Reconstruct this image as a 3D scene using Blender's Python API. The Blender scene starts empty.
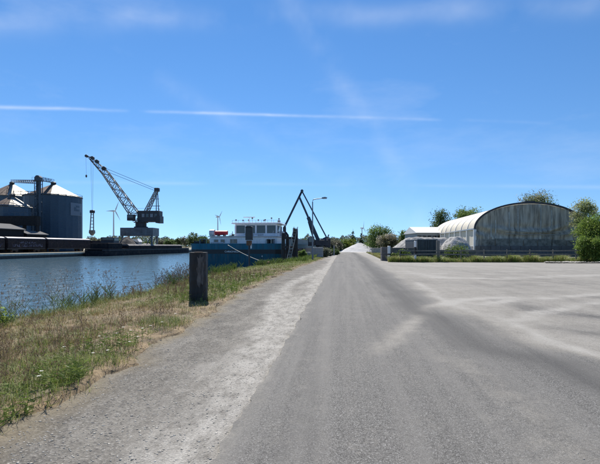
import bpy, math, random
import numpy as np
from mathutils import Vector, Matrix

# ------------------------------------------------------------------ camera, sky, sun
scene = bpy.context.scene
C = scene.collection
YAW = math.radians(5.7)          # the camera looks a little left of the road's direction
EYE = 1.65
FPX = 428.0                      # focal length in photograph pixels (600 wide)
HORY = 246.0                     # row of the horizon in the photograph
CA, SA = math.cos(YAW), math.sin(YAW)

cd = bpy.data.cameras.new('camera')
cam = bpy.data.objects.new('camera', cd)
C.objects.link(cam)
cam.location = (0, 0, EYE)
cam.rotation_euler = (math.pi / 2, 0, YAW)
cd.sensor_width = 36
cd.lens = 36 * FPX / 600
cd.shift_y = (HORY - 232) / 600
cd.clip_start = 0.05
cd.clip_end = 20000
scene.camera = cam

SUN_EL = math.radians(50)
SUN_AZ = math.radians(19)        # left of +Y
sdir = Vector((-math.sin(SUN_AZ) * math.cos(SUN_EL), math.cos(SUN_AZ) * math.cos(SUN_EL), math.sin(SUN_EL)))
sl = bpy.data.lights.new('sun', 'SUN')
sl.energy = 4.8
sl.angle = math.radians(0.53)
sl.color = (1.0, 0.94, 0.85)
so = bpy.data.objects.new('sun', sl)
C.objects.link(so)
so.rotation_euler = (-sdir).to_track_quat('-Z', 'Y').to_euler()

vs = scene.view_settings
vs.view_transform = 'Standard'
vs.look = 'None'
vs.exposure = 0.66
vs.gamma = 1
vs.use_curve_mapping = False
scene.cycles.use_denoising = True
scene.cycles.max_bounces = 6
scene.cycles.transparent_max_bounces = 6


def pxdir(x, y):
    """world direction of a photograph pixel (camera is level, lens shifted)"""
    r = (x - 300) / FPX
    return Vector((r * CA - SA, r * SA + CA, (HORY - y) / FPX))


world = bpy.data.worlds.new('World')
scene.world = world
world.use_nodes = True
wn, wl = world.node_tree.nodes, world.node_tree.links
wn.clear()
wo = wn.new('ShaderNodeOutputWorld')
bg = wn.new('ShaderNodeBackground')
sky = wn.new('ShaderNodeTexSky')
sky.sky_type = 'NISHITA'
sky.sun_disc = False
sky.sun_elevation = SUN_EL
sky.sun_rotation = -SUN_AZ
sky.altitude = 0
sky.air_density = 1.0
sky.dust_density = 0.0
sky.ozone_density = 3.0
bg.inputs['Strength'].default_value = 0.09
wl.new(bg.outputs[0], wo.inputs['Surface'])


def wmath(op, a, b=None, clamp=False):
    n = wn.new('ShaderNodeMath'); n.operation = op; n.use_clamp = clamp
    for i, v in enumerate((a, b)):
        if v is None: continue
        if isinstance(v, (int, float)): n.inputs[i].default_value = v
        else: wl.new(v, n.inputs[i])
    return n.outputs[0]


tc = wn.new('ShaderNodeTexCoord')
DIR = tc.outputs['Generated']
# the clear spring air keeps its blue down to the horizon: look the sky up a little higher than the ray
sp = wn.new('ShaderNodeSeparateXYZ'); wl.new(DIR, sp.inputs[0])
cb_ = wn.new('ShaderNodeCombineXYZ')
wl.new(sp.outputs[0], cb_.inputs[0]); wl.new(sp.outputs[1], cb_.inputs[1])
wl.new(wmath('ADD', wmath('MULTIPLY', wmath('MAXIMUM', sp.outputs[2], 0.0), 0.95), 0.11), cb_.inputs[2])
nz = wn.new('ShaderNodeVectorMath'); nz.operation = 'NORMALIZE'; wl.new(cb_.outputs[0], nz.inputs[0])
wl.new(nz.outputs[0], sky.inputs['Vector'])


def wnoise(scale, detail, stretch=(1, 1, 1), rough=0.55, rot=(0, 0, 0)):
    mp = wn.new('ShaderNodeMapping'); mp.inputs['Scale'].default_value = stretch
    mp.inputs['Rotation'].default_value = rot
    wl.new(DIR, mp.inputs['Vector'])
    n = wn.new('ShaderNodeTexNoise'); n.inputs['Scale'].default_value = scale
    n.inputs['Detail'].default_value = detail; n.inputs['Roughness'].default_value = rough
    wl.new(mp.outputs[0], n.inputs['Vector'])
    return n.outputs['Fac']


def contrail(p1, p2, width, amount, nscale, lo, hi, warp=0.0, end=None):
    """a long straight vapour trail: a great-circle band across the whole sky, broken up by noise"""
    nrm = pxdir(*p1).normalized().cross(pxdir(*p2).normalized()).normalized()
    d = wn.new('ShaderNodeVectorMath'); d.operation = 'DOT_PRODUCT'
    wl.new(DIR, d.inputs[0]); d.inputs[1].default_value = nrm
    v = d.outputs['Value']
    if warp:
        v = wmath('ADD', v, wmath('MULTIPLY', wmath('SUBTRACT', wnoise(9, 3), 0.5), warp))
    v = wmath('DIVIDE', v, width)
    v = wmath('MULTIPLY', v, v)
    v = wmath('POWER', 2.718, wmath('MULTIPLY', v, -1.0))
    mr = wn.new('ShaderNodeMapRange'); mr.clamp = True
    wl.new(wnoise(nscale, 4), mr.inputs['Value'])
    mr.inputs['From Min'].default_value = lo; mr.inputs['From Max'].default_value = hi
    if end:   # the trail has dispersed beyond this column
        de = wn.new('ShaderNodeVectorMath'); de.operation = 'DOT_PRODUCT'
        wl.new(DIR, de.inputs[0]); de.inputs[1].default_value = (CA, SA, 0)
        me_ = wn.new('ShaderNodeMapRange'); me_.clamp = True; wl.new(de.outputs['Value'], me_.inputs['Value'])
        e0, e1 = [pxdir(x, p2[1]).normalized().dot(Vector((CA, SA, 0))) for x in end]
        for nm, q_ in zip(('From Min', 'From Max', 'To Min', 'To Max'), (e0, e1, 1.0, 0.0)): me_.inputs[nm].default_value = q_
        v = wmath('MULTIPLY', v, me_.outputs[0])
    return wmath('MULTIPLY', wmath('MULTIPLY', v, mr.outputs[0]), amount)


c1 = contrail((0, 107), (450, 120), 0.0032, 0.34, 5.5, 0.34, 0.66, 0.004, (380, 560))
c2 = contrail((285, -10), (395, 170), 0.022, 0.13, 6.0, 0.38, 0.7, 0.03)
c3 = contrail((0, 24), (440, 12), 0.02, 0.16, 5.0, 0.40, 0.75, 0.03)
c4 = contrail((90, 40), (250, 130), 0.018, 0.10, 6.0, 0.42, 0.7, 0.03)
c5 = contrail((150, 183), (480, 186), 0.004, 0.12, 4.0, 0.40, 0.7, 0.004)
cir = wn.new('ShaderNodeMapRange'); cir.clamp = True
wl.new(wnoise(2.2, 6, (1.0, 1.6, 3.5), 0.62, (0.2, 0.3, 0.5)), cir.inputs['Value'])
cir.inputs['From Min'].default_value = 0.52; cir.inputs['From Max'].default_value = 0.80
cirv = wmath('MULTIPLY', cir.outputs[0], 0.12)
tot = wmath('ADD', wmath('ADD', wmath('ADD', c1, c2), wmath('ADD', c3, c4)), wmath('ADD', cirv, c5), clamp=True)
hs = wn.new('ShaderNodeHueSaturation')
hs.inputs['Saturation'].default_value = 1.22
hs.inputs['Hue'].default_value = 0.502
wl.new(sky.outputs[0], hs.inputs['Color'])
mx = wn.new('ShaderNodeMix'); mx.data_type = 'RGBA'
wl.new(tot, mx.inputs['Factor'])
wl.new(hs.outputs[0], mx.inputs[6])
mx.inputs[7].default_value = (7.6, 8.0, 8.4, 1)
wl.new(mx.outputs[2], bg.inputs['Color'])

# ------------------------------------------------------------------ helpers
R = math.radians
rng = np.random.default_rng(7)
random.seed(7)


def P(x, y, D):
    """world point seen at photograph pixel (x, y) at depth D along the camera axis"""
    d = pxdir(x, y)
    return Vector((d.x * D, d.y * D, EYE + d.z * D))


def G(x, y, z=0.0):
    """where the ray of pixel (x, y) meets the level z"""
    return P(x, y, (z - EYE) / ((HORY - y) / FPX))


def atX(px, X):
    """world Y of the ray column px where it crosses the plane x = X"""
    d = pxdir(px, HORY)
    return X * d.y / d.x


def vnoise(x, y, s, seed=0):
    """smooth value noise on numpy arrays"""
    r = np.random.default_rng(seed).random((64, 64))
    x = np.asarray(x, float) / s; y = np.asarray(y, float) / s
    xi = np.floor(x).astype(int); yi = np.floor(y).astype(int)
    fx = x - xi; fy = y - yi
    fx = fx * fx * (3 - 2 * fx); fy = fy * fy * (3 - 2 * fy)
    a = r[xi % 64, yi % 64]; b = r[(xi + 1) % 64, yi % 64]
    c = r[xi % 64, (yi + 1) % 64]; d = r[(xi + 1) % 64, (yi + 1) % 64]
    return (a * (1 - fx) + b * fx) * (1 - fy) + (c * (1 - fx) + d * fx) * fy


def sstep(a, b, x):
    t = np.clip((np.asarray(x, float) - a) / (b - a), 0, 1)
    return t * t * (3 - 2 * t)


MATS = {}


def M(name, col, rough=0.75, metal=0.0, var=0.16, scale=2.0, bump=0.0, bscale=25.0, grime=0.0, trans=0.0, spec=0.5, streak=(1, 1, 1)):
    """plain weathered surface: base colour, two scales of variation, fine relief"""
    if name in MATS: return MATS[name]
    m = bpy.data.materials.new(name); m.use_nodes = True
    n, l = m.node_tree.nodes, m.node_tree.links
    b = n['Principled BSDF']
    b.inputs['Roughness'].default_value = rough
    b.inputs['Metallic'].default_value = metal
    b.inputs['Specular IOR Level'].default_value = spec
    t = n.new('ShaderNodeTexCoord')
    mp = n.new('ShaderNodeMapping'); mp.inputs['Scale'].default_value = streak
    l.new(t.outputs['Object'], mp.inputs['Vector'])
    no = n.new('ShaderNodeTexNoise'); no.inputs['Scale'].default_value = scale
    no.inputs['Detail'].default_value = 6; no.inputs['Roughness'].default_value = 0.65
    l.new(mp.outputs[0], no.inputs['Vector'])
    rp = n.new('ShaderNodeValToRGB')
    e = rp.color_ramp.elements
    lo = tuple(max(0, c * (1 - 2 * var)) for c in col); hi = tuple(min(1, c * (1 + 2 * var)) for c in col)
    e[0].position = 0.25; e[0].color = (*lo, 1)
    e[1].position = 0.75; e[1].color = (*hi, 1)
    l.new(no.outputs['Fac'], rp.inputs['Fac'])
    out = rp.outputs['Color']
    if grime:
        n2 = n.new('ShaderNodeTexNoise'); n2.inputs['Scale'].default_value = scale * 2.7
        n2.inputs['Detail'].default_value = 8
        l.new(mp.outputs[0], n2.inputs['Vector'])
        r2 = n.new('ShaderNodeValToRGB')
        r2.color_ramp.elements[0].position = 0.50; r2.color_ramp.elements[1].position = 0.72
        r2.color_ramp.elements[0].color = (0, 0, 0, 1); r2.color_ramp.elements[1].color = (grime, grime, grime, 1)
        l.new(n2.outputs['Fac'], r2.inputs['Fac'])
        mixn = n.new('ShaderNodeMix'); mixn.data_type = 'RGBA'
        l.new(r2.outputs['Color'], mixn.inputs['Factor'])
        l.new(out, mixn.inputs[6]); mixn.inputs[7].default_value = (0.16, 0.11, 0.075, 1)
        out = mixn.outputs[2]
    l.new(out, b.inputs['Base Color'])
    if bump:
        nb = n.new('ShaderNodeTexNoise'); nb.inputs['Scale'].default_value = bscale; nb.inputs['Detail'].default_value = 5
        l.new(t.outputs['Object'], nb.inputs['Vector'])
        bp = n.new('ShaderNodeBump'); bp.inputs['Strength'].default_value = 0.6; bp.inputs['Distance'].default_value = bump
        l.new(nb.outputs['Fac'], bp.inputs['Height']); l.new(bp.outputs[0], b.inputs['Normal'])
    if trans:
        tr = n.new('ShaderNodeBsdfTranslucent'); l.new(out, tr.inputs['Color'])
        ms = n.new('ShaderNodeMixShader'); ms.inputs[0].default_value = trans
        l.new(b.outputs[0], ms.inputs[1]); l.new(tr.outputs[0], ms.inputs[2])
        l.new(ms.outputs[0], n['Material Output'].inputs['Surface'])
    MATS[name] = m
    return m


def leafmat(name, trans=0.35, rough=0.6):
    """leaf and blade surface coloured by the mesh's per-leaf colour, part of the light passing through"""
    if name in MATS: return MATS[name]
    m = bpy.data.materials.new(name); m.use_nodes = True
    n, l = m.node_tree.nodes, m.node_tree.links
    b = n['Principled BSDF']; b.inputs['Roughness'].default_value = rough
    b.inputs['Specular IOR Level'].default_value = 0.3
    a = n.new('ShaderNodeAttribute'); a.attribute_name = 'Col'
    no = n.new('ShaderNodeTexNoise'); no.inputs['Scale'].default_value = 1.2; no.inputs['Detail'].default_value = 3
    t = n.new('ShaderNodeTexCoord'); l.new(t.outputs['Object'], no.inputs['Vector'])
    h = n.new('ShaderNodeHueSaturation')
    mr = n.new('ShaderNodeMapRange'); mr.inputs['To Min'].default_value = 0.75; mr.inputs['To Max'].default_value = 1.25
    l.new(no.outputs['Fac'], mr.inputs['Value']); l.new(mr.outputs[0], h.inputs['Value'])
    l.new(a.outputs['Color'], h.inputs['Color'])
    l.new(h.outputs[0], b.inputs['Base Color'])
    tr = n.new('ShaderNodeBsdfTranslucent'); l.new(h.outputs[0], tr.inputs['Color'])
    ms = n.new('ShaderNodeMixShader'); ms.inputs[0].default_value = trans
    l.new(b.outputs[0], ms.inputs[1]); l.new(tr.outputs[0], ms.inputs[2])
    l.new(ms.outputs[0], n['Material Output'].inputs['Surface'])
    MATS[name] = m
    return m


def link(name, me, m, parent=None, smooth=False):
    if m: me.materials.append(m)
    o = bpy.data.objects.new(name, me); C.objects.link(o)
    if parent is not None: o.parent = parent
    if smooth:
        me.polygons.foreach_set('use_smooth', [True] * len(me.polygons))
    return o


def npmesh(name, co, faces, m, parent=None, col=None, attrs=None, smooth=False):
    """co (n,3), faces (k,3|4) arrays -> object; col (n,3) per-vertex colour; attrs {name: (n,)}"""
    me = bpy.data.meshes.new(name)
    co = np.ascontiguousarray(co, dtype=np.float32); faces = np.ascontiguousarray(faces, dtype=np.int32)
    k, w = faces.shape
    me.vertices.add(len(co)); me.vertices.foreach_set('co', co.ravel())
    me.loops.add(k * w); me.loops.foreach_set('vertex_index', faces.ravel())
    me.polygons.add(k); me.polygons.foreach_set('loop_start', np.arange(0, k * w, w, dtype=np.int32))
    me.update(calc_edges=True)
    if col is not None:
        a = me.color_attributes.new('Col', 'FLOAT_COLOR', 'POINT')
        c4_ = np.ones((len(co), 4), np.float32); c4_[:, :3] = col
        a.data.foreach_set('color', c4_.ravel())
    for k_, v in (attrs or {}).items():
        a = me.attributes.new(k_, 'FLOAT', 'POINT'); a.data.foreach_set('value', np.asarray(v, np.float32))
    return link(name, me, m, parent, smooth)


class MB:
    """collects simple solids into ONE mesh"""
    def __init__(s): s.v, s.f = [], []

    def add(s, vs, fs):
        o = len(s.v); s.v += [tuple(p) for p in vs]; s.f += [tuple(i + o for i in f) for f in fs]; return s

    def box(s, x0, x1, y0, y1, z0, z1):
        return s.add([(x0, y0, z0), (x1, y0, z0), (x1, y1, z0), (x0, y1, z0), (x0, y0, z1), (x1, y0, z1), (x1, y1, z1), (x0, y1, z1)],
                     [(0, 3, 2, 1), (4, 5, 6, 7), (0, 1, 5, 4), (1, 2, 6, 5), (2, 3, 7, 6), (3, 0, 4, 7)])

    def cbox(s, x0, x1, y0, y1, z0, z1, c=0.03):
        """box with chamfered vertical and top edges"""
        b = len(s.v)
        def ring(i, z): return [(x0 + c + i, y0 + i, z), (x1 - c - i, y0 + i, z), (x1 - i, y0 + c + i, z), (x1 - i, y1 - c - i, z), (x1 - c - i, y1 - i, z), (x0 + c + i, y1 - i, z), (x0 + i, y1 - c - i, z), (x0 + i, y0 + c + i, z)]
        v = ring(0, z0) + ring(0, z1 - c) + ring(c, z1)
        f = [tuple(range(7, -1, -1)), tuple(range(16, 24))]
        for k in (0, 8):
            for i in range(8): f.append((k + i, k + (i + 1) % 8, k + 8 + (i + 1) % 8, k + 8 + i))
        return s.add(v, f)

    def bar(s, p, q, w, h=None, up=(0, 0, 1)):
        """square bar from p to q"""
        h = h or w
        p, q = Vector(p), Vector(q); d = (q - p).normalized()
        u = Vector(up)
        if abs(d.dot(u)) > 0.98: u = Vector((1, 0, 0))
        a = d.cross(u).normalized() * (w / 2); b = a.cross(d).normalized() * (h / 2)
        v = [p - a - b, p + a - b, p + a + b, p - a + b, q - a - b, q + a - b, q + a + b, q - a + b]
        return s.add(v, [(0, 3, 2, 1), (4, 5, 6, 7), (0, 1, 5, 4), (1, 2, 6, 5), (2, 3, 7, 6), (3, 0, 4, 7)])

    def tube(s, p, q, r0, r1=None, n=8, cap=True):
        r1 = r0 if r1 is None else r1
        p, q = Vector(p), Vector(q); d = (q - p).normalized()
        u = Vector((0, 0, 1)) if abs(d.z) < 0.95 else Vector((1, 0, 0))
        a = d.cross(u).normalized(); b = d.cross(a)
        v = []
        for c, r in ((p, r0), (q, r1)):
            for i in range(n):
                t = 2 * math.pi * i / n
                v.append(c + a * (r * math.cos(t)) + b * (r * math.sin(t)))
        f = [(i, (i + 1) % n, n + (i + 1) % n, n + i) for i in range(n)]
        if cap: f += [tuple(range(n - 1, -1, -1)), tuple(range(n, 2 * n))]
        return s.add(v, f)

    def path(s, pts, r, n=6):
        """bent tube through points (radius may be a list)"""
        pts = [Vector(p) for p in pts]
        rs = r if isinstance(r, (list, tuple)) else [r] * len(pts)
        v = []
        for i, p in enumerate(pts):
            d = (pts[min(i + 1, len(pts) - 1)] - pts[max(i - 1, 0)]).normalized()
            u = Vector((0, 0, 1)) if abs(d.z) < 0.95 else Vector((1, 0, 0))
            a = d.cross(u).normalized(); b = d.cross(a)
            for k in range(n):
                t = 2 * math.pi * k / n
                v.append(p + a * (rs[i] * math.cos(t)) + b * (rs[i] * math.sin(t)))
        f = []
        for i in range(len(pts) - 1):
            for k in range(n):
                f.append((i * n + k, i * n + (k + 1) % n, (i + 1) * n + (k + 1) % n, (i + 1) * n + k))
        f += [tuple(range(n - 1, -1, -1)), tuple(range((len(pts) - 1) * n, len(pts) * n))]
        return s.add(v, f)

    def lathe(s, prof, n=24, cx=0, cy=0, mod=None):
        v = []
        for (r, z) in prof:
            for i in range(n):
                t = 2 * math.pi * i / n
                rr = r if mod is None else r + mod(i, z)
                v.append((cx + rr * math.cos(t), cy + rr * math.sin(t), z))
        f = []
        for k in range(len(prof) - 1):
            for i in range(n):
                f.append((k * n + i, k * n + (i + 1) % n, (k + 1) * n + (i + 1) % n, (k + 1) * n + i))
        f += [tuple(range(n - 1, -1, -1)), tuple(range((len(prof) - 1) * n, len(prof) * n))]
        return s.add(v, f)

    def prism(s, poly, a, b, axis='y'):
        """polygon extruded along an axis from a to b; poly in the two other axes"""
        def m(p, t): return (p[0], t, p[1]) if axis == 'y' else ((t, p[0], p[1]) if axis == 'x' else (p[0], p[1], t))
        n = len(poly)
        v = [m(p, a) for p in poly] + [m(p, b) for p in poly]
        f = [tuple(range(n)), tuple(range(2 * n - 1, n - 1, -1))]
        f += [(i, n + i, n + (i + 1) % n, (i + 1) % n) for i in range(n)]
        return s.add(v, f)

    def build(s, name, m, parent=None, smooth=False):
        me = bpy.data.meshes.new(name); me.from_pydata(s.v, [], s.f); me.update()
        return link(name, me, m, parent, smooth)


def tag(o, label, cat, group=None):
    o['label'] = label; o['category'] = cat
    if group: o['group'] = group
    return o


def thing(name, label, cat, loc=(0, 0, 0), rz=0.0, group=None):
    o = bpy.data.objects.new(name, None); C.objects.link(o)
    o.empty_display_size = 0.2
    o.location = loc; o.rotation_euler = (0, 0, rz)
    return tag(o, label, cat, group)


def structure(o):
    o['kind'] = 'structure'; return o


def stuff(o, label=None, cat=None):
    o['kind'] = 'stuff'
    if label: tag(o, label, cat)
    return o


def copy_tree(o, parent=None):
    c = o.copy(); C.objects.link(c); c.parent = parent
    for ch in list(o.children): copy_tree(ch, c)
    return c


def text_mesh(name, body, size, m, parent, loc, rot, depth=0.004):
    cu = bpy.data.curves.new(name, 'FONT'); cu.body = body; cu.size = size; cu.extrude = depth
    cu.align_x = 'CENTER'; cu.align_y = 'CENTER'
    t = bpy.data.objects.new(name + '_curve', cu); C.objects.link(t)
    dg = bpy.context.evaluated_depsgraph_get(); dg.update()
    me = bpy.data.meshes.new_from_object(t.evaluated_get(dg))
    bpy.data.objects.remove(t)
    o = link(name, me, m, parent); o.location = loc; o.rotation_euler = rot
    return o


# ------------------------------------------------------------------ ground, road, yard, water
WATER = -1.5
FARQ = -80.5        # face of the far quay
QTOP = -0.3


def crest(y):
    """x of the near bank's top edge"""
    return np.interp(y, [-10, 8, 22, 34, 44, 50, 60, 140, 400], [-8.6, -8.3, -8.0, -8.6, -6.9, -6.2, -5.9, -5.6, -5.6])


def vedge(y):
    """x of the edge between gravel shoulder and verge"""
    return np.interp(y, [-5, 3, 7, 12, 20, 34, 50, 130], [-2.65, -2.7, -3.05, -3.3, -3.6, -3.3, -2.6, -1.9]) + (vnoise(y, y * 0, 0.7, 3) - 0.5) * 0.35 + (vnoise(y, y * 0 + 5.5, 0.17, 4) - 0.5) * 0.16


def nodes_of(m):
    return m.node_tree.nodes, m.node_tree.links


def paving_material():
    """asphalt under drifting stone dust; 'dust' and 'wear' are laid down in the mesh from the wheel tracks"""
    m = bpy.data.materials.new('dusty_asphalt'); m.use_nodes = True
    n, l = nodes_of(m); b = n['Principled BSDF']
    t = n.new('ShaderNodeTexCoord'); O = t.outputs['Object']

    def noise(scale, detail=4, rough=0.6, st=(1, 1, 1)):
        mp = n.new('ShaderNodeMapping'); mp.inputs['Scale'].default_value = st; l.new(O, mp.inputs['Vector'])
        k = n.new('ShaderNodeTexNoise'); k.inputs['Scale'].default_value = scale; k.inputs['Detail'].default_value = detail
        k.inputs['Roughness'].default_value = rough; l.new(mp.outputs[0], k.inputs['Vector']); return k.outputs['Fac']

    def ma(op, a, b_=None, clamp=False):
        k = n.new('ShaderNodeMath'); k.operation = op; k.use_clamp = clamp
        for i, v in enumerate((a, b_)):
            if v is None: continue
            if isinstance(v, (int, float)): k.inputs[i].default_value = v
            else: l.new(v, k.inputs[i])
        return k.outputs[0]

    def mr(v, a, b_, c=0.0, d=1.0):
        k = n.new('ShaderNodeMapRange'); k.clamp = True; l.new(v, k.inputs['Value'])
        for nm, q in zip(('From Min', 'From Max', 'To Min', 'To Max'), (a, b_, c, d)): k.inputs[nm].default_value = q
        return k.outputs[0]

    def mix(f, a, b_):
        k = n.new('ShaderNodeMix'); k.data_type = 'RGBA'
        if isinstance(f, (int, float)): k.inputs['Factor'].default_value = f
        else: l.new(f, k.inputs['Factor'])
        for i, v in ((6, a), (7, b_)):
            if isinstance(v, tuple): k.inputs[i].default_value = (*v, 1)
            else: l.new(v, k.inputs[i])
        return k.outputs[2]
    at = n.new('ShaderNodeAttribute'); at.attribute_name = 'dust'
    aw = n.new('ShaderNodeAttribute'); aw.attribute_name = 'wear'
    # asphalt: pale and dark chippings in a grey binder, worn in lines along the road
    vo = n.new('ShaderNodeTexVoronoi'); vo.inputs['Scale'].default_value = 130; l.new(O, vo.inputs['Vector'])
    hsv = n.new('ShaderNodeSeparateColor'); l.new(vo.outputs['Color'], hsv.inputs[0])
    chip = hsv.outputs[0]
    asph = mix(mr(chip, 0.05, 0.95), (0.043, 0.041, 0.038), (0.173, 0.168, 0.156))
    asph = mix(mr(hsv.outputs[1], 0.86, 0.95, 0.0, 0.85), asph, (0.30, 0.295, 0.285))
    asph = mix(mr(noise(22, 5, 0.8), 0.35, 0.70, 0.0, 0.35), asph, (0.090, 0.089, 0.086))
    asph = mix(mr(noise(1.1, 6, 0.65, (2.4, 0.06, 1)), 0.42, 0.66, 0.0, 0.7), asph, (0.164, 0.158, 0.147))
    asph = mix(mr(noise(0.9, 6, 0.7, (2.0, 0.10, 1)), 0.50, 0.72, 0.0, 0.5), asph, (0.055, 0.054, 0.053))
    asph = mix(mr(noise(3.2, 7, 0.75), 0.55, 0.75, 0.0, 0.35), asph, (0.165, 0.162, 0.156))
    asph = mix(mr(aw.outputs['Fac'], 0.0, 1.0, 0.0, 0.6), asph, (0.045, 0.044, 0.043))
    # compacted grit of the yard and paler stone dust in the wheel tracks
    grit = mix(mr(noise(1.6, 9, 0.75), 0.34, 0.66), (0.135, 0.126, 0.110), (0.255, 0.242, 0.216))
    grit = mix(mr(noise(14, 7, 0.8), 0.36, 0.66, 0.0, 0.8), grit, (0.215, 0.203, 0.180))
    grit = mix(mr(noise(60, 4, 0.75), 0.42, 0.62, 0.0, 0.7), grit, (0.265, 0.251, 0.224))
    grit = mix(mr(chip, 0.80, 0.95, 0, 0.8), grit, (0.070, 0.067, 0.062))
    grit = mix(aw.outputs['Fac'], grit, (0.088, 0.085, 0.080))
    lime = mix(mr(noise(30, 6, 0.8), 0.35, 0.65), (0.240, 0.230, 0.208), (0.335, 0.323, 0.296))
    # how much dust lies where
    s1 = noise(1.3, 5, 0.65, (1.5, 0.05, 1))
    s2 = noise(2.2, 8, 0.75)
    s3 = noise(28, 4, 0.75)
    d = ma('ADD', at.outputs['Fac'], ma('MULTIPLY', ma('SUBTRACT', s1, 0.5), 0.75))
    d = ma('ADD', d, ma('MULTIPLY', ma('SUBTRACT', s2, 0.5), 0.9))
    d = ma('ADD', d, ma('MULTIPLY', ma('SUBTRACT', s3, 0.5), 0.85))
    d = ma('ADD', d, ma('MULTIPLY', ma('SUBTRACT', noise(7, 7, 0.8), 0.5), 0.8))
    f = mr(d, 0.15, 0.85)
    dustc = mix(mr(d, 0.85, 1.55), grit, lime)
    l.new(mix(f, asph, dustc), b.inputs['Base Color'])
    b.inputs['Roughness'].default_value = 0.88
    b.inputs['Specular IOR Level'].default_value = 0.25
    bp = n.new('ShaderNodeBump'); bp.inputs['Strength'].default_value = 0.5; bp.inputs['Distance'].default_value = 0.005
    hgt = ma('ADD', ma('MULTIPLY', vo.outputs['Distance'], 1.0), ma('ADD', noise(45, 4, 0.7), ma('MULTIPLY', noise(6, 4), 2.0)))
    l.new(hgt, bp.inputs['Height']); l.new(bp.outputs[0], b.inputs['Normal'])
    return m


PAVE = paving_material()


def seg_dist(x, y, pts):
    best = np.full(x.shape, 1e9)
    for (x0, y0), (x1, y1) in zip(pts[:-1], pts[1:]):
        dx, dy = x1 - x0, y1 - y0
        t = np.clip(((x - x0) * dx + (y - y0) * dy) / (dx * dx + dy * dy + 1e-9), 0, 1)
        best = np.minimum(best, np.hypot(x - x0 - t * dx, y - y0 - t * dy))
    return best


def gxy(pts): return [(G(*p).x, G(*p).y) for p in pts]


TRACKS = [  # photograph pixels of pale tracks, half width in metres at the middle, strength
    (gxy([(417, 283), (446, 303), (508, 324), (560, 344), (640, 380)]), 0.16, 0.60),
    (gxy([(480, 305), (520, 300), (600, 295), (680, 292)]), 0.30, 0.75),
    (gxy([(520, 322), (545, 312), (600, 302), (680, 298)]), 0.26, 0.75),
    (gxy([(405, 272), (440, 278), (500, 279), (600, 275)]), 0.6, 0.55),
    (gxy([(356, 262), (372, 290), (420, 330), (470, 372), (560, 464)]), 0.30, 0.30),
    (gxy([(350, 262), (352, 300), (356, 360), (366, 464)]), 0.38, 0.10),
]
SWEEP = gxy([(378, 352), (392, 336), (408, 321), (428, 310), (450, 303), (480, 299), (505, 298)])   # pale track swept from the yard onto the road
_r = random.Random(33)
for _k in range(26):      # faint pairs of tyre lines left by lorries turning in the yard
    _cx, _cy, _R = _r.uniform(2, 10), _r.uniform(-8, 16), _r.uniform(9, 26)
    _a0 = _r.uniform(-0.3, 1.2); _st = _r.uniform(-0.28, 0.42)
    for _dr in (0.0, 0.32):
        TRACKS.append(([(_cx + (_R + _dr) * math.cos(_a0 + 0.12 * j), _cy + (_R + _dr) * math.sin(_a0 + 0.12 * j)) for j in range(8)], 0.10, _st))
DARKS = [  # compacted, swept or damp-dark patches
    (gxy([(500, 300), (545, 312), (600, 318)]), 0.45, 0.65),
    (gxy([(420, 282), (470, 284), (520, 286)]), 0.8, 0.30),
    (gxy([(575, 330), (640, 345)]), 0.5, 0.5),
    (gxy([(395, 266), (440, 268)]), 0.9, 0.35),
    (gxy([(523, 309), (530, 311)]), 0.16, 1.0),
]


def dust_fields(x, y):
    wx = x + (vnoise(x, y, 1.1, 11) - 0.5) * 0.35
    wy = y + (vnoise(x, y, 1.1, 12) - 0.5) * 0.35
    edge = np.interp(y, [0, 4, 6.2, 7.1, 11, 24, 60, 120], [4.6, 4.2, 3.7, 3.05, 2.6, 2.7, 3.2, 3.2])
    d = sstep(-0.30, 0.45, wx - edge) * 0.82 + 0.10 + 0.25 * sstep(22, 40, y) * sstep(3, 6, x)
    dk = np.zeros_like(x)
    for pts, w, s in TRACKS:
        q = seg_dist(wx, wy, pts); d = d + s * np.exp(-(q / w) ** 2) * (0.25 + 0.9 * vnoise(x * 1.3, y, 0.9, 18)) * (0.5 + vnoise(x, y, 0.22, 19))
    d = d + 0.75 * np.exp(-(seg_dist(wx, wy, SWEEP) / 0.26) ** 2) * (0.65 + 0.6 * vnoise(x, y, 0.3, 20))
    for pts, w, s in DARKS:
        q = seg_dist(wx, wy, pts); dk = dk + s * np.exp(-(q / w) ** 2) * (0.5 + vnoise(x, y, 0.5, 14))
    # swept streaks across the yard, made by turning lorries
    ang = np.arctan2(y - 14, x + 2.0); rad = np.hypot(y - 14, x + 2.0)
    st = vnoise(rad, ang * 2, 0.45, 15)
    st2 = vnoise(rad * 0.6 + x, y * 2.2, 1.4, 16)
    dk = dk + sstep(1.5, 5, wx - edge) * (sstep(0.4, 0.95, st) * 0.30 + sstep(0.4, 0.95, st2) * 0.30)
    # dark, clean strip just inside the pale right edge
    d = d - 0.20 * np.exp(-((wx - edge + 0.85) / 0.5) ** 2)
    dk = dk + 0.9 * np.exp(-((wx - edge + 0.75) / 0.42) ** 2)
    # left edge dust
    d = d + 0.6 * np.exp(-((x + 0.98) / 0.12) ** 2) * vnoise(x, y, 0.35, 17)
    d = d + 0.35 * sstep(60, 118, y)
    return np.clip(d, -0.4, 1.7), np.clip(dk, 0, 1)


def grid(xs, ys, zf, name, m, attrs=None, xshift=None):
    X, Y = np.meshgrid(xs, ys)
    if xshift is not None: X = xshift(X, Y)
    Z = zf(X, Y)
    co = np.stack([X.ravel(), Y.ravel(), Z.ravel()], 1)
    nx, ny = len(xs), len(ys)
    i = np.arange(nx * ny).reshape(ny, nx)
    f = np.stack([i[:-1, :-1].ravel(), i[:-1, 1:].ravel(), i[1:, 1:].ravel(), i[1:, :-1].ravel()], 1)
    at = {}
    if attrs:
        for k, v in zip(('dust', 'wear'), attrs(X.ravel(), Y.ravel())): at[k] = v
    return npmesh(name, co, f, m, attrs=at, smooth=True)


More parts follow.
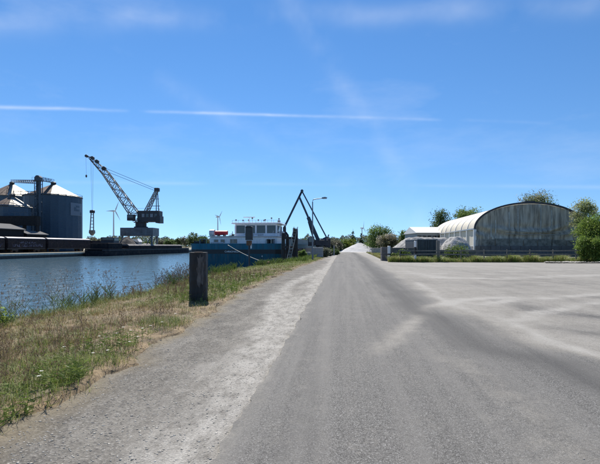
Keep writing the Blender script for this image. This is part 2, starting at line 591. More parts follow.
def ysteps(y0, y1, near=0.10, k=0.022):
    ys = [y0]
    while ys[-1] < y1: ys.append(ys[-1] + max(near, k * abs(ys[-1])))
    ys[-1] = y1
    return np.array(ys)


# the land, one sheet to the horizon with the harbour basin cut into it
gx = np.array([-6000, -600, -130, FARQ - 0.6, FARQ - 0.3, FARQ - 0.29, -30, -9.5, -7.6, -6.4, -5.0, -3.4, -1.6, 20, 100, 600, 6000.])
gz = np.array([-0.32, -0.32, -0.32, -0.32, -0.32, -5, -5, -5, -5, -3.2, -1.0, -0.3, -0.05, -0.05, -0.05, -0.05, -0.05])
gy = np.array([-300, -20, 0, 20, 35, 60, 100, 200, 400, 1000, 6000.])
GROUND = M('dry_ground', (0.21, 0.19, 0.13), 0.95, var=0.25, scale=0.06, bump=0.03, bscale=3)
structure(grid(gx, gy, lambda X, Y: np.interp(X, gx, gz), 'ground', GROUND))

structure(grid(np.concatenate([np.arange(-0.96, 6.2, 0.1), [6.3]]), ysteps(-4, 113, 0.08, 0.016), lambda X, Y: 0.030 + 0.010 * (vnoise(X, Y, 3.5, 21) - 0.5) * sstep(0, 1, X + 0.9) - 0.022 * sstep(4.6, 6.2, X),
               'road', PAVE, dust_fields,
               lambda X, Y: X + np.where(X < -0.9, (vnoise(Y, Y * 0 + 3.3, 0.45, 22) - 0.5) * 0.09 + (vnoise(Y, Y * 0 + 1.3, 0.11, 25) - 0.5) * 0.06, 0)))


def yard_z(X, Y): return 0.006 + 0.03 * (vnoise(X, Y, 2.6, 23) - 0.35) * sstep(5.5, 9, X) * sstep(50, 40, Y)


structure(grid(np.concatenate([np.arange(5.2, 16, 0.09), np.arange(16, 42, 0.2), [48, 60]]), ysteps(-4, 47, 0.12, 0.013), yard_z, 'yard', PAVE, dust_fields))
# ground beyond the yard, under the storage bays and the hall
structure(grid(np.linspace(5, 90, 60), np.linspace(47, 170, 60), lambda X, Y: -0.006 + 0 * X, 'storage_ground',
               M('storage_ground', (0.11, 0.115, 0.065), 0.95, var=0.2, scale=0.5, bump=0.02)))


def shoulder_material():
    m = bpy.data.materials.new('gravel_shoulder'); m.use_nodes = True
    n, l = nodes_of(m); b = n['Principled BSDF']
    t = n.new('ShaderNodeTexCoord'); O = t.outputs['Object']

    def noise(scale, detail=4, rough=0.6, st=(1, 1, 1)):
        mp = n.new('ShaderNodeMapping'); mp.inputs['Scale'].default_value = st; l.new(O, mp.inputs['Vector'])
        k = n.new('ShaderNodeTexNoise'); k.inputs['Scale'].default_value = scale; k.inputs['Detail'].default_value = detail
        k.inputs['Roughness'].default_value = rough; l.new(mp.outputs[0], k.inputs['Vector']); return k.outputs['Fac']

    def mr(v, a, b_, c=0.0, d=1.0):
        k = n.new('ShaderNodeMapRange'); k.clamp = True; l.new(v, k.inputs['Value'])
        for nm, q in zip(('From Min', 'From Max', 'To Min', 'To Max'), (a, b_, c, d)): k.inputs[nm].default_value = q
        return k.outputs[0]

    def mix(f, a, b_):
        k = n.new('ShaderNodeMix'); k.data_type = 'RGBA'
        l.new(f, k.inputs['Factor'])
        for i, v in ((6, a), (7, b_)):
            if isinstance(v, tuple): k.inputs[i].default_value = (*v, 1)
            else: l.new(v, k.inputs[i])
        return k.outputs[2]
    at = n.new('ShaderNodeAttribute'); at.attribute_name = 'dust'
    aw = n.new('ShaderNodeAttribute'); aw.attribute_name = 'wear'
    base = mix(mr(noise(2.0, 9, 0.78, (1.0, 0.45, 1)), 0.40, 0.60), (0.058, 0.053, 0.046), (0.205, 0.192, 0.168))
    base = mix(mr(noise(38, 5, 0.8), 0.40, 0.62, 0.0, 0.7), base, (0.165, 0.155, 0.136))
    vo = n.new('ShaderNodeTexVoronoi'); vo.inputs['Scale'].default_value = 52; l.new(O, vo.inputs['Vector'])
    sc_ = n.new('ShaderNodeSeparateColor'); l.new(vo.outputs['Color'], sc_.inputs[0])
    base = mix(mr(sc_.outputs[0], 0.72, 0.95, 0, 0.7), base, (0.25, 0.238, 0.215))
    base = mix(mr(sc_.outputs[1], 0.74, 0.95, 0, 0.8), base, (0.085, 0.08, 0.074))
    k = n.new('ShaderNodeMath'); k.operation = 'MULTIPLY'
    l.new(at.outputs['Fac'], k.inputs[0]); l.new(mr(noise(5, 9, 0.82, (1.0, 0.5, 1)), 0.36, 0.58, 0.1, 1.0), k.inputs[1])
    lime = mix(mr(noise(70, 3, 0.7), 0.4, 0.6), (0.285, 0.272, 0.245), (0.385, 0.37, 0.34))
    c = mix(k.outputs[0], base, lime)
    soil = mix(mr(noise(18, 6, 0.75), 0.3, 0.7), (0.12, 0.098, 0.066), (0.25, 0.215, 0.150))
    c = mix(aw.outputs['Fac'], c, soil)
    l.new(c, b.inputs['Base Color'])
    b.inputs['Roughness'].default_value = 0.95; b.inputs['Specular IOR Level'].default_value = 0.15
    add = n.new('ShaderNodeMath'); add.operation = 'ADD'
    l.new(noise(30, 8, 0.8), add.inputs[0]); l.new(vo.outputs['Distance'], add.inputs[1])
    bp = n.new('ShaderNodeBump'); bp.inputs['Strength'].default_value = 0.8; bp.inputs['Distance'].default_value = 0.008
    l.new(add.outputs[0], bp.inputs['Height']); l.new(bp.outputs[0], b.inputs['Normal'])
    return m


SHOULD = shoulder_material()
LOOP = gxy([(327, 270), (305, 277), (285, 287), (276, 300), (270, 318), (256, 345), (225, 385), (170, 464)])


def shoulder_fields(x, y):
    wx = x + (vnoise(x, y, 0.8, 31) - 0.5) * 0.3
    d = 0.95 * np.exp(-((wx + 1.12) / 0.34) ** 2) + 0.42 * np.exp(-((wx + 1.5) / 0.5) ** 2) * vnoise(x, y, 0.9, 36)
    q = seg_dist(wx, y, LOOP)
    d = d + 0.95 * np.exp(-(q / 0.24) ** 2) * sstep(4.5, 9, y)
    d = d + 0.35 * sstep(0.45, 0.85, vnoise(x * 1.6, y * 0.35, 0.5, 32)) * sstep(-2.4, -1.6, wx)
    d = d + 0.5 * sstep(35, 70, y)
    soil = sstep(0.35, -0.15, x - vedge(y) + 0.35 * (vnoise(x, y, 0.5, 33) - 0.5)) * 0.9
    return np.clip(d, 0, 1), np.clip(soil, 0, 1)


def shoulder_z(X, Y):
    z = 0.018 + 0.022 * (vnoise(X, Y, 0.55, 34) - 0.5) + 0.012 * (vnoise(X, Y, 0.17, 35) - 0.5)
    ruts = -0.02 * np.exp(-((X + 1.95) / 0.22) ** 2)
    return z + ruts * sstep(0, 3, Y) - 0.006 * np.exp(-((X + 0.95) / 0.1) ** 2)


structure(grid(np.arange(-4.3, -0.88, 0.06), ysteps(-4, 125, 0.07), shoulder_z, 'gravel_shoulder', SHOULD, shoulder_fields))


def verge_z(X, Y):
    e = vedge(Y); c = crest(Y)
    t = np.clip((e - X) / (e - c), 0, 1)
    top = 0.10 * sstep(0, 0.09, e - X) - 0.05 - 0.28 * sstep(0.25, 1, t) + 0.10 * (vnoise(X, Y, 0.9, 41) - 0.5) + 0.05 * (vnoise(X, Y, 0.25, 42) - 0.5)
    steep = np.where(Y > 44, 3.2, 0.85)
    return np.where(X < c, top - (c - X) * steep, top)


def verge_shift(X, Y):
    # X runs 0..1 from the gravel edge to the crest, 1..1.3 down the bank
    e = vedge(Y) + 0.12; c = crest(Y)
    return np.where(X <= 1, e + (c - e) * X, c - (X - 1) / 0.3 * np.where(Y > 44, 0.9, 3.4))


VERGE = M('verge_soil', (0.155, 0.112, 0.062), 0.95, var=0.45, scale=2.2, bump=0.03, bscale=14)
structure(grid(np.concatenate([np.linspace(0, 0.12, 12), np.linspace(0.13, 1, 60), np.linspace(1.02, 1.3, 12)]), ysteps(-4, 160, 0.10),
               verge_z, 'verge', VERGE, None, verge_shift))


def water_material():
    m = bpy.data.materials.new('harbour_water'); m.use_nodes = True
    n, l = nodes_of(m); b = n['Principled BSDF']
    b.inputs['Base Color'].default_value = (0.085, 0.150, 0.195, 1)
    b.inputs['Roughness'].default_value = 0.06
    b.inputs['IOR'].default_value = 1.333
    t = n.new('ShaderNodeTexCoord')

    def noise(scale, st, detail=3):
        mp = n.new('ShaderNodeMapping'); mp.inputs['Scale'].default_value = st
        mp.inputs['Rotation'].default_value = (0, 0, 0.5); l.new(t.outputs['Object'], mp.inputs['Vector'])
        k = n.new('ShaderNodeTexNoise'); k.inputs['Scale'].default_value = scale; k.inputs['Detail'].default_value = detail
        k.inputs['Roughness'].default_value = 0.55
        l.new(mp.outputs[0], k.inputs['Vector']); return k.outputs['Fac']
    b1 = n.new('ShaderNodeBump'); b1.inputs['Strength'].default_value = 1.0; b1.inputs['Distance'].default_value = 0.11
    l.new(noise(0.9, (1, 0.55, 1), 4), b1.inputs['Height'])
    b2 = n.new('ShaderNodeBump'); b2.inputs['Strength'].default_value = 1.0; b2.inputs['Distance'].default_value = 0.036
    l.new(noise(3.2, (1, 0.6, 1), 4), b2.inputs['Height']); l.new(b1.outputs[0], b2.inputs['Normal'])
    l.new(b2.outputs[0], b.inputs['Normal'])
    return m


wat = MB()
wat.add([(FARQ - 0.2, -250, WATER), (-4.6, -250, WATER), (-4.6, 5900, WATER), (FARQ - 0.2, 5900, WATER)], [(0, 1, 2, 3)])
structure(wat.build('water', water_material()))

# ------------------------------------------------------------------ shared surface finishes
CONC = M('concrete', (0.30, 0.29, 0.265), 0.9, var=0.18, scale=1.2, bump=0.01, bscale=18, grime=0.35)
CONCP = M('pale_concrete', (0.46, 0.44, 0.39), 0.9, var=0.16, scale=1.0, bump=0.01, grime=0.35)
STEELG = M('galvanised_steel', (0.42, 0.44, 0.46), 0.42, 0.7, var=0.12, scale=0.8, grime=0.1)
GREYP = M('grey_paint', (0.26, 0.28, 0.30), 0.6, var=0.12, grime=0.3)
DARKST = M('dark_steel', (0.045, 0.048, 0.055), 0.55, 0.3, var=0.25, grime=0.25)
BLACK = M('black_rubber', (0.02, 0.02, 0.022), 0.7, var=0.2)
WHITEP = M('white_paint', (0.72, 0.73, 0.73), 0.45, var=0.05, scale=1.5, grime=0.18)
GLASS = M('dark_window_glass', (0.02, 0.028, 0.034), 0.06, var=0.1, spec=0.8)
RUST = M('rusty_steel', (0.16, 0.085, 0.05), 0.85, 0.2, var=0.3, scale=4)
ROPE = M('pale_rope', (0.50, 0.47, 0.40), 0.9, var=0.15, scale=30)
CABLE = M('steel_cable', (0.10, 0.105, 0.115), 0.6, 0.3)

# ------------------------------------------------------------------ far quay, rails, wagons
q = MB(); q.box(FARQ - 0.9, FARQ, -60, 420, QTOP - 0.45, QTOP + 0.05)
structure(q.build('quay_coping', CONCP))
q = MB(); q.box(FARQ - 0.75, FARQ - 0.12, -60, 420, -5, QTOP - 0.45)
structure(q.build('quay_wall', M('quay_sheet_piling', (0.055, 0.05, 0.045), 0.8, var=0.3, grime=0.4)))
q = MB()
for dx in (-0.75, 0.75): q.box(-93 + dx - 0.04, -93 + dx + 0.04, 60, 220, QTOP - 0.02, QTOP + 0.16)
rt = thing('railway_track', 'pair of steel rails along the far quay under the wagons', 'railway track', (0, 0, 0))
for dx in (-0.75, 0.75):
    MB().box(-93 + dx - 0.04, -93 + dx + 0.04, 60, 220, QTOP - 0.04, QTOP + 0.16).build('rail', RUST, rt)

WAGON = M('wagon_dark_paint', (0.018, 0.016, 0.022), 0.7, spec=0.2, var=0.25, scale=0.7, grime=0.3)
WAGROOF = M('wagon_roof_sheet', (0.17, 0.17, 0.19), 0.5, 0.4, var=0.12, scale=0.6, grime=0.12)
GRAF = M('graffiti_paint', (0.155, 0.16, 0.235), 0.6, var=0.2, scale=3)


def wagon(name, label, y0, y1, ztop, kind, graffiti=None):
    t = thing(name, label, 'railway wagon', (-93, y0, QTOP + 0.16), 0, 'goods wagons on the far quay')
    L = y1 - y0 - 0.5; H = ztop - (QTOP + 0.16)
    body = MB(); zb = 1.15
    if kind == 'covered':
        pr = [(-1.4, zb), (1.4, zb), (1.42, H * 0.88), (-1.42, H * 0.88)]
        body.prism(pr, 0.25, L, 'y')
        body.build('body', WAGON, t)
        top = [(-1.44, H * 0.88)] + [(-1.44 * math.cos(a), H * 0.88 + H * 0.12 * math.sin(a)) for a in [R(15 * k) for k in range(1, 12)]] + [(1.44, H * 0.88)]
        MB().prism(top, 0.18, L + 0.07, 'y').build('roof', WAGROOF, t, False)
        nd = max(2, int(L / 3.6))
        for k in range(nd):
            a = 0.25 + (L - 0.25) * k / nd; b = 0.25 + (L - 0.25) * (k + 1) / nd
            d = MB().box(1.42, 1.455, a + 0.06, b - 0.06, zb + 0.12, H * 0.87).build('side_panel', WAGON, t)
            MB().box(1.456, 1.49, b - 0.22, b - 0.12, zb + 0.3, H * 0.75).build('handle', DARKST, d)
    else:
        for s in (-1, 1): MB().box(s * 1.4 - 0.05, s * 1.4 + 0.05, 0.25, L, zb, H).build('side_panel', WAGON, t)
        MB().box(-1.35, 1.35, 0.25, 0.33, zb, H).build('end_panel', WAGON, t)
        MB().box(-1.35, 1.35, L - 0.08, L, zb, H).build('end_panel', WAGON, t)
        MB().box(-1.35, 1.35, 0.33, L - 0.08, zb, zb + 0.1).build('floor_panel', WAGON, t)
    MB().box(-1.3, 1.3, 0.15, L + 0.1, 0.85, zb - 0.003).build('underframe', DARKST, t)
    for yy in (0.22 * L if L > 12 else 0.25 * L, 0.80 * L if L > 12 else 0.78 * L):
        bo = MB().box(-1.05, 1.05, yy - 1.2, yy + 1.2, 0.5, 0.85).build('bogie', DARKST, t)
        for dy in (-0.9, 0.9):
            w = MB()
            for s in (-0.75, 0.75): w.tube((s - 0.07, yy + dy, 0.46), (s + 0.07, yy + dy, 0.46), 0.46, n=16)
            w.tube((-0.7, yy + dy, 0.46), (0.7, yy + dy, 0.46), 0.08)
            w.build('wheelset', RUST, bo)
    for yy, sg in ((0.15, -1), (L + 0.1, 1)):
        for s in (-0.85, 0.85):
            MB().tube((s, yy, 1.0), (s, yy + sg * 0.28, 1.0), 0.09).tube((s, yy + sg * 0.28, 1.0), (s, yy + sg * 0.33, 1.0), 0.22, n=12).build('buffer', DARKST, t)
    if graffiti:
        # sprayed marks: strokes, too blurred in the photograph to be read as letters
        g = MB(); rr = random.Random(graffiti)
        for row, (z0, hh, ya, yb) in enumerate(((2.55, 0.55, 0.30, 0.70), (1.55, 0.85, 0.12, 0.90))):
            y = ya * L
            while y < yb * L:
                w = rr.uniform(0.5, 0.8)
                for k in range(3):
                    p = (1.50, y + rr.uniform(0, w), z0 + rr.uniform(0, 0.2) * hh); qv = (1.50, y + rr.uniform(0, w), z0 + hh * rr.uniform(0.75, 1))
                    if rr.random() < 0.35: qv = (1.50, y + w, p[2] + 0.05)
                    g.bar(p, qv, 0.012, 0.12, (0, 0, 1)) if abs(p[1] - qv[1]) > 0.02 else None
                y += w + 0.1
        g.build('graffiti', GRAF, t)
    return t


WX = -91.6
wagon('covered_wagon', 'dark covered goods wagon cut off by the left edge of the picture', atX(-38, WX), atX(6, WX), 4.25, 'covered', 5)
wagon('covered_wagon', 'dark covered goods wagon with pale graffiti on its side, before the silos', atX(7, WX), atX(46.5, WX), 4.25, 'covered', 9)
wagon('covered_wagon', 'long dark covered wagon at the right end of the covered ones, below the big silo', atX(47.5, WX), atX(91, WX), 4.25, 'covered')
wagon('open_wagon', 'short dark open wagon last in the row, left of the barge', atX(92, WX), atX(103, WX), 3.6, 'open')

# ------------------------------------------------------------------ grain silos
SILO = M('silo_corrugated_steel', (0.060, 0.100, 0.140), 0.55, 0.25, var=0.1, scale=0.3, streak=(1, 1, 0.15))
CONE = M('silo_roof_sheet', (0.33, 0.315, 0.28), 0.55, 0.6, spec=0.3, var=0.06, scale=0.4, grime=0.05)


CONEB = M('silo_roof_shaded_sheet', (0.14, 0.105, 0.085), 0.75, 0.2, var=0.2, scale=1.0, spec=0.2)  # shade on the left side of each cone, put into the colour as brown


def silo(name, label, px, D, Rr, zeave, zapex):
    p = P(px, HORY, D)
    t = thing(name, label, 'silo', (p.x, p.y, QTOP - 0.02), 0, 'grain silos across the water')
    H = zeave - QTOP; A = zapex - QTOP
    prof = []
    k = 0; z = 0.0
    while z < H:
        prof += [(Rr, z), (Rr + 0.07, z + 0.22), (Rr, z + 0.44)]; z += 0.46
    prof += [(Rr, H)]
    MB().lathe(prof, 96, mod=lambda i, z: 0.10 if i % 4 == 0 else 0.0).build('wall', SILO, t)
    # roof of separate sloping sectors
    n = 24
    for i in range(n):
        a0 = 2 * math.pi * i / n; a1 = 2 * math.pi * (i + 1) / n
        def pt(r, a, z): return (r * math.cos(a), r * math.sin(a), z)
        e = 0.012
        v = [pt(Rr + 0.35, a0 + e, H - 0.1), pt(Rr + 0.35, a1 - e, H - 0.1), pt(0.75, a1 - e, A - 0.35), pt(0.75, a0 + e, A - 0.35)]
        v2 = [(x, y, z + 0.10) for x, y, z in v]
        MB().add(v + v2, [(0, 3, 2, 1), (4, 5, 6, 7), (0, 1, 5, 4), (1, 2, 6, 5), (2, 3, 7, 6), (3, 0, 4, 7)]).build('roof_panel', CONEB if -2.2 < math.remainder((a0 + a1) / 2 - math.atan2(-p.y, -p.x), 2 * math.pi) < -0.12 else CONE, t)  # sectors left of the camera direction take the painted shade
    MB().lathe([(Rr + 0.3, H - 0.14), (0.9, A - 0.4)], 48).build('roof_liner', DARKST, t)
    MB().lathe([(0.95, A - 0.45), (0.95, A + 0.5), (0.6, A + 0.8)], 16).build('roof_cap', DARKST, t)
    ring = MB()
    for i in range(36):
        a = 2 * math.pi * i / 36; b = 2 * math.pi * (i + 1) / 36; rr = Rr + 0.1
        ring.bar((rr * math.cos(a), rr * math.sin(a), H + 0.95), (rr * math.cos(b), rr * math.sin(b), H + 0.95), 0.06)
        ring.bar((rr * math.cos(a), rr * math.sin(a), H - 0.1), (rr * math.cos(a), rr * math.sin(a), H + 0.95), 0.05)
    ring.build('eave_railing', DARKST, t)
    return t, p


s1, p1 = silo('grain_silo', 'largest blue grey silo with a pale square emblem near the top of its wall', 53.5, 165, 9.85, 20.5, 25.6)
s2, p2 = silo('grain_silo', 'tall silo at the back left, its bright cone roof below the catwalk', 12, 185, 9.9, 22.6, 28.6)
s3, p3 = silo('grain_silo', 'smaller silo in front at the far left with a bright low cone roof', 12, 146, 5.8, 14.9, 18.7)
# square emblem on the right of the biggest silo, curved onto the wall
em = thing('emblem_panel_tmp', 'x', 'x'); bpy.data.objects.remove(em)
PANEL = M('emblem_pale_panel', (0.16, 0.20, 0.25), 0.55, var=0.06)
PANEL2 = M('emblem_dark_shape', (0.075, 0.12, 0.165), 0.55, var=0.06)
dirc = math.atan2(-p1.y, -p1.x)        # towards the camera
def curved(a0, a1, z0, z1, r, name, m, par):
    n = 10; v = []
    for i in range(n + 1):
        a = a0 + (a1 - a0) * i / n
        for rr in (r, r + 0.06):
            for z in (z0, z1): v.append((rr * math.cos(a), rr * math.sin(a), z))
    f = []
    for i in range(n):
        b = i * 4
        f += [(b + 2, b + 6, b + 7, b + 3), (b, b + 1, b + 5, b + 4), (b + 1, b + 3, b + 7, b + 5), (b, b + 4, b + 6, b + 2)]
    f += [(0, 2, 3, 1), (n * 4, n * 4 + 1, n * 4 + 3, n * 4 + 2)]
    return MB().add(v, f).build(name, m, par)
# picture x 68..79 on the wall -> angles right of the camera direction
a0 = dirc + math.asin((68 - 53.5) / 26.2); a1 = dirc + math.asin(0.965)
zt = 1.65 + (246 - 203.5) * 165 / FPX - QTOP; zb_ = 1.65 + (246 - 216) * 165 / FPX - QTOP
emb = curved(a0, a1, zb_, zt, 9.99, 'emblem_panel', PANEL, s1)
da = (a1 - a0); dz = zt - zb_
for (u0, u1, w0, w1) in ((0.35, 0.62, 0.66, 0.80), (0.35, 0.62, 0.36, 0.50), (0.22, 0.35, 0.36, 0.66), (0.70, 0.84, 0.06, 0.30)):
    curved(a0 + da * u0, a0 + da * u1, zb_ + dz * w0, zb_ + dz * w1, 10.052, 'emblem_bar', PANEL2, emb)

# elevator tower and catwalks
pt_ = P(38.5, HORY, 149)
TWR = M('tower_cladding', (0.05, 0.075, 0.10), 0.6, 0.2, var=0.15, grime=0.1)
t = thing('elevator_tower', 'tall narrow grain elevator tower between the silos with a boxy head', 'elevator tower', (pt_.x, pt_.y, QTOP - 0.02), YAW)
ztop = 1.65 + (246 - 181) * 149 / FPX - QTOP
shaft = MB()
for sx in (-0.85, 0.85):
    for sy in (-0.85, 0.85): shaft.bar((sx, sy, 0), (sx, sy, ztop), 0.2)
shaft.box(-0.6, -0.05, -0.5, 0.5, 0, ztop).box(0.1, 0.6, -0.5, 0.5, 0, ztop)
z = 0.0; k = 0
while z < ztop - 1.5:
    for s in (-0.85, 0.85):
        shaft.bar((-0.85, s, z), (0.85, s, z + 1.7) if k % 2 else (-0.85, s, z + 1.7), 0.1)
        shaft.bar((-0.85 if k % 2 else 0.85, s, z), (0.85 if k % 2 else -0.85, s, z + 1.7), 0.1)
    z += 1.7; k += 1
shaft.build('shaft', TWR, t)
MB().cbox(-1.5, 1.5, -1.3, 1.3, ztop, ztop + 0.25, 0.02).build('platform', TWR, t)
MB().prism([(-1.0, ztop + 0.25), (1.0, ztop + 0.25), (1.0, ztop + 1.2), (0.4, ztop + 1.9), (-0.4, ztop + 1.9), (-1.0, ztop + 1.2)], -0.8, 0.8, 'y').build('head_house', TWR, t)
MB().bar((-1.45, -1.25, ztop + 1.2), (1.45, -1.25, ztop + 1.2), 0.06).bar((-1.45, -1.25, ztop + .2), (-1.45, -1.25, ztop + 1.2), 0.06).bar((1.45, -1.25, ztop + .2), (1.45, -1.25, ztop + 1.2), 0.06).build('railing', TWR, t)


def catwalk(label, a, b, h=1.2):
    a, b = Vector(a), Vector(b)
    t = thing('catwalk', label, 'catwalk', a, 0, 'catwalks over the silos')
    d = b - a; n = max(3, int(d.length / 1.8)); side = d.cross(Vector((0, 0, 1))).normalized() * 0.55
    MB().bar((0, 0, 0), d, 1.1, 0.16).build('deck', TWR, t)
    for s in (-1, 1):
        tr = MB(); o = side * s
        tr.bar(o + Vector((0, 0, h)), d + o + Vector((0, 0, h)), 0.09)
        for i in range(n + 1):
            q0 = d * (i / n) + o; tr.bar(q0, q0 + Vector((0, 0, h)), 0.07)
            if i < n:
                q1 = d * ((i + 1) / n) + o; tr.bar(q0 if i % 2 else q0 + Vector((0, 0, h)), q1 + Vector((0, 0, h)) if i % 2 else q1, 0.06)
        tr.build('truss_rail', TWR, t)


catwalk('short catwalk from the elevator tower head to the biggest silo roof', (pt_.x, pt_.y + 0.9, ztop + QTOP + 0.35), (p1.x, p1.y - 0.6, 26.0))
catwalk('long catwalk from the elevator tower head to the back left silo', (pt_.x - 0.9, pt_.y, 23.4), (p2.x + 0.5, p2.y - 0.5, 29.0))
catwalk('lower catwalk onto the small front silo roof', (pt_.x - 1.0, pt_.y - 0.2, 19.4), (p3.x + 0.5, p3.y, 19.2))

# loading sheds below the silos
SHED = M('shed_dark_cladding', (0.018, 0.019, 0.021), 0.8, spec=0.15, var=0.2, grime=0.2)
SHEDR = M('shed_pale_roof', (0.15, 0.15, 0.148), 0.9, 0.0, spec=0.05, var=0.08, grime=0.12)


def shed(label, pxa, pxb, X0, X1, zw, zr, roofm):
    ya, yb = atX(pxa, X1), atX(pxb, X1)
    t = thing('loading_shed', label, 'shed', ((X0 + X1) / 2, ya, QTOP - 0.02), 0, 'loading sheds under the silos')
    w = (X1 - X0) / 2; L = yb - ya; zw -= QTOP; zr -= QTOP
    MB().box(-w, w, 0, L, 0, zw).build('wall', SHED, t)
    for s in (-1, 1):
        MB().prism([(s * (w + 0.4), zw - 0.1), (s * (w + 0.4), zw + 0.08), (0, zr + 0.08), (0, zr - 0.1)], -0.4, L + 0.4, 'y').build('roof_slope', roofm, t)
    n = max(2, int(L / 4))
    for k in range(n):
        MB().box(w, w + 0.08, L * k / n + 0.5, L * (k + 1) / n - 0.5, 0.1, zw * 0.62).build('loading_door', DARKST, t)


shed('long dark loading shed at the far left with a pale roof under the small silo', -30, 24, -105.6, -96.0, 6.6, 8.3, SHEDR)
shed('low dark shed with a pale sloping roof at the foot of the elevator tower', 27, 47, -101, -95.6, 5.3, 6.4, SHEDR)
# filter gallery: dark platform block in front of the small silo
pg = P(14, HORY, 138)
t = thing('filter_gallery', 'dark steel gallery with railings hung on the small front silo', 'gallery', (pg.x, pg.y, QTOP - 0.02), YAW)
MB().box(-6, 8, -1.0, 1.0, 8.6, 11.6).build('housing', SHED, t)
for xx in (-5.6, -1, 3.4, 7.6): MB().box(xx - 0.15, xx + 0.15, -0.8, 0.8, 0, 8.6).build('post', SHED, t)
rl = MB(); rl.bar((-6, -1.05, 12.7), (8, -1.05, 12.7), 0.08)
for k in range(9): rl.bar((-6 + 1.75 * k, -1.05, 11.6), (-6 + 1.75 * k, -1.05, 12.7), 0.07)
rl.build('railing', TWR, t)

# ------------------------------------------------------------------ harbour crane on the far quay
CRD = 185.0; S = CRD / FPX
CRANE = M('crane_grey_paint', (0.16, 0.17, 0.18), 0.6, 0.1, var=0.2, scale=0.6, grime=0.3)
CRPALE = M('crane_pale_paint', (0.22, 0.21, 0.19), 0.6, 0.1, var=0.15, scale=0.6, grime=0.35)
CRDARK = M('crane_dark_paint', (0.045, 0.045, 0.05), 0.6, var=0.2, grime=0.25)
pc = P(141, HORY, CRD)
t = thing('harbour_crane', 'large lattice boom harbour crane on a grey portal across the water', 'crane', (pc.x, pc.y, QTOP - 0.02), YAW)
def cp(x, y, dy=0.0): return Vector(((x - 141) * S, dy, 1.65 + (246 - y) * S - QTOP))
zA, zB = cp(0, 236).z, cp(0, 228).z
xl, xr = cp(124, 0).x, cp(156, 0).x
MB().box(xl, xr, -4, 4, zA, zB).build('portal_deck', CRANE, t)
for k in range(6):
    xx = xl + (xr - xl) * (k + 0.5) / 6
    MB().box(xx - 0.9, xx + 0.9, -4.10, -4.0, zA + 0.35, zB - 0.35).build('web_panel', CRANE, t)
for x in (xl + 0.7, xr - 0.7):
    for y in (-3.4, 3.4):
        lg = MB().add(*[[(x - .24, y - .24, 0.9), (x + .24, y - .24, 0.9), (x + .24, y + .24, 0.9), (x - .24, y + .24, 0.9), (x - .38, y - .38, zA), (x + .38, y - .38, zA), (x + .38, y + .38, zA), (x - .38, y + .38, zA)],
                        [(0, 3, 2, 1), (4, 5, 6, 7), (0, 1, 5, 4), (1, 2, 6, 5), (2, 3, 7, 6), (3, 0, 4, 7)]]).build('leg', CRANE, t)
        MB().box(x - 0.5, x + 0.5, y - 1.2, y + 1.2, 0.0, 0.9).build('travel_bogie', CRDARK, lg)
for y in (-3.4, 3.4): MB().bar((xr - 3.6, y, 1.2), (xr - 1.0, y, zA - 0.3), 0.3).build('brace', CRANE, t)
zC = cp(0, 222).z
MB().lathe([(2.9, zB), (2.9, zB + 0.5), (2.3, zB + 0.7), (2.3, zC - 0.4), (3.0, zC - 0.3), (3.0, zC)], 24).build('slewing_ring', CRDARK, t)
h0, h1 = cp(139, 222.5), cp(161, 211)
hs_ = MB().cbox(-0.8, h1.x, -2.3, 2.3, zC, h1.z, 0.12).build('machinery_house', CRDARK, t)
for k in range(4):
    xx = 1.2 + k * 1.8; MB().box(xx, xx + 1.1, -2.36, -2.3, zC + 2.0, zC + 3.4).build('window', GLASS if k % 2 else GREYP, hs_)
MB().cbox(h1.x - 1.6, h1.x + 0.35, -2.5, 2.5, zC - 0.5, zC + 2.6, 0.1).build('counterweight', CRDARK, t)
MB().bar((-0.8, -2.5, h1.z + 0.9), (h1.x, -2.5, h1.z + 0.9), 0.08).bar((-0.8, -2.3, h1.z), (-0.8, -2.5, h1.z + .9), 0.08).bar((h1.x, -2.3, h1.z), (h1.x, -2.5, h1.z + .9), 0.08).bar((3.5, -2.3, h1.z), (3.5, -2.5, h1.z + .9), 0.08).build('roof_railing', CRDARK, t)
c0 = cp(130, 220)
cab = MB().cbox(c0.x, c0.x + 3.0, -3.4, -1.4, c0.z - 0.4, c0.z + 2.2, 0.1).build('cab', CRDARK, t)
MB().box(c0.x + 0.2, c0.x + 2.6, -3.45, -3.4, c0.z + 0.8, c0.z + 1.9).build('window', GLASS, cab)
MB().box(c0.x + 2.6, 0.5, -3.0, -1.6, c0.z - 0.6, c0.z - 0.3).build('cab_walkway', CRDARK, cab)


def lattice(name, a, b, wa, wb, da_, db, r, n, m, par, up):
    """four-chord truss from a to b; w: width across y, d: depth in the crane's plane"""
    d = (b - a).normalized(); nrm = Vector((-d.z, 0, d.x))
    mb = MB()
    def cor(t_, i, j): return a.lerp(b, t_) + Vector((0, 1, 0)) * (i * (wa + (wb - wa) * t_) / 2) + nrm * (j * (da_ + (db - da_) * t_) / 2)
    for i in (-1, 1):
        for j in (-1, 1): mb.bar(cor(0, i, j), cor(1, i, j), r)
    for k in range(n):
        t0, t1 = k / n, (k + 1) / n
        for i in (-1, 1):
            mb.bar(cor(t0, i, -1 if k % 2 else 1), cor(t1, i, 1 if k % 2 else -1), r * 0.55)
            mb.bar(cor(t0, i, -1), cor(t0, i, 1), r * 0.5)
        for j in (-1, 1):
            mb.bar(cor(t0, -1 if k % 2 else 1, j), cor(t1, 1 if k % 2 else -1, j), r * 0.5)
    return mb.build(name, m, par)


